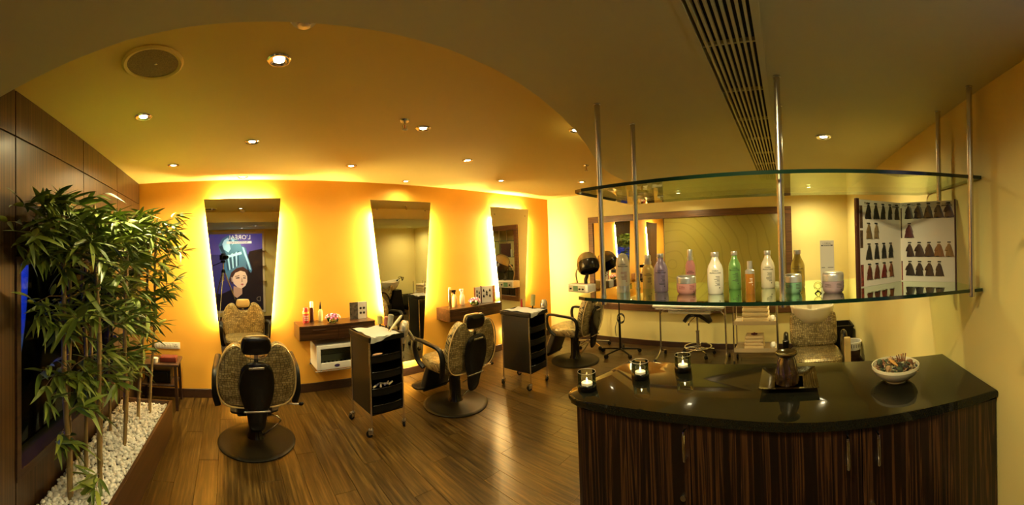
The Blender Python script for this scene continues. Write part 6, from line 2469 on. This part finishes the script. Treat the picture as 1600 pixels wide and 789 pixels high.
TB = (1.55, 1.98)
bamboo('thickest bamboo at the near end, its speckled stem in front of the others', -0.889, 1.845, 1.99, 0.0180, (-0.05, 0.0), 1, [(1.60, 1.93, 16, 0.12, 0.40, 8), (1.22, 1.40, 7, 0.10, 0.34, 7), (0.72, 0.90, 2, 0.06, 0.15, 6)], 0.6)
bamboo('pale bamboo left of the thickest stem, nearest the window', -0.965, 2.02, 1.96, 0.0160, (-0.02, 0.03), 2, [(1.58, 1.90, 14, 0.10, 0.40, 8), (1.18, 1.38, 7, 0.08, 0.34, 7), (0.86, 1.02, 5, 0.12, 0.36, 8), (0.50, 0.64, 3, 0.1, 0.26, 6)], 0.6)
bamboo('slender bamboo at the planter front edge with a low spray on the pebbles', -0.752, 1.985, 1.93, 0.0150, (-0.04, 0.05), 3, [(1.58, 1.88, 12, 0.10, 0.34, 8), (1.14, 1.34, 5, 0.08, 0.24, 7), (0.30, 0.34, 2, 0.08, 0.13, 6)], 0.25)
bamboo('dark stemmed bamboo just behind the thickest one', -0.895, 2.12, 1.94, 0.0140, (-0.03, 0.02), 4, [(1.55, 1.90, 12, 0.10, 0.34, 8), (1.18, 1.38, 6, 0.08, 0.30, 7), (0.82, 1.00, 5, 0.10, 0.30, 8)], 0.4)
bamboo('leaning bamboo in the middle of the planter among the dark leaves', -0.87, 2.30, 1.92, 0.0135, (0.03, -0.06), 5, [(1.45, 1.88, 10, 0.06, 0.26, 8), (1.15, 1.40, 6, 0.08, 0.26, 7), (0.72, 1.0, 6, 0.08, 0.28, 8)], 0.3)
bamboo('bamboo beside the front board, first of the middle group', -0.755, 2.47, 1.90, 0.0145, (0.02, 0.06), 6, [(1.50, 1.86, 10, 0.06, 0.24, 8), (1.18, 1.42, 7, 0.06, 0.25, 7), (0.78, 1.05, 5, 0.08, 0.25, 7)])
bamboo('bamboo close behind it in the middle group with long drooping leaves', -0.80, 2.62, 1.95, 0.0145, (0.03, 0.04), 7, [(1.50, 1.90, 10, 0.06, 0.25, 8), (1.15, 1.42, 7, 0.06, 0.24, 7), (0.70, 1.0, 6, 0.08, 0.25, 7)])
bamboo('thin bamboo near the window glass behind the middle group', -0.93, 2.66, 1.88, 0.0115, (0.0, 0.02), 8, [(1.40, 1.84, 9, 0.05, 0.20, 8), (1.05, 1.30, 6, 0.05, 0.22, 7), (0.7, 0.9, 4, 0.05, 0.2, 7)])
bamboo('bamboo of the far group with bright green lit leaves leaning right', -0.775, 2.93, 1.97, 0.0145, (0.13, 0.03), 9, [(1.60, 1.93, 14, 0.08, 0.26, 8), (1.28, 1.55, 7, 0.08, 0.24, 7), (0.92, 1.22, 8, 0.10, 0.28, 7)])
bamboo('last bamboo at the far end of the planter, nearest the side table', -0.70, 3.07, 1.95, 0.0135, (0.08, 0.04), 10, [(1.55, 1.92, 13, 0.08, 0.26, 8), (1.22, 1.52, 7, 0.08, 0.24, 7), (0.95, 1.20, 6, 0.10, 0.26, 7), (0.50, 0.62, 2, 0.1, 0.2, 6)])
bamboo('shorter bamboo at the far end against the wood wall', -0.92, 3.02, 1.85, 0.0120, (0.03, 0.02), 11, [(1.40, 1.80, 10, 0.05, 0.22, 8), (1.00, 1.30, 6, 0.06, 0.24, 7), (0.60, 0.80, 3, 0.08, 0.2, 7)])
bamboo('slim bare stemmed bamboo between the middle and far groups', -0.83, 2.78, 1.86, 0.0120, (0.02, 0.0), 12, [(1.45, 1.82, 9, 0.06, 0.22, 8), (1.0, 1.35, 6, 0.06, 0.22, 7)])
bamboo('short leaning bamboo rising from the pebbles behind the front edge stem', -0.83, 2.19, 1.55, 0.0125, (-0.08, -0.03), 13, [(1.25, 1.5, 6, 0.06, 0.26, 8), (0.62, 0.9, 5, 0.08, 0.24, 7)], 0.3)
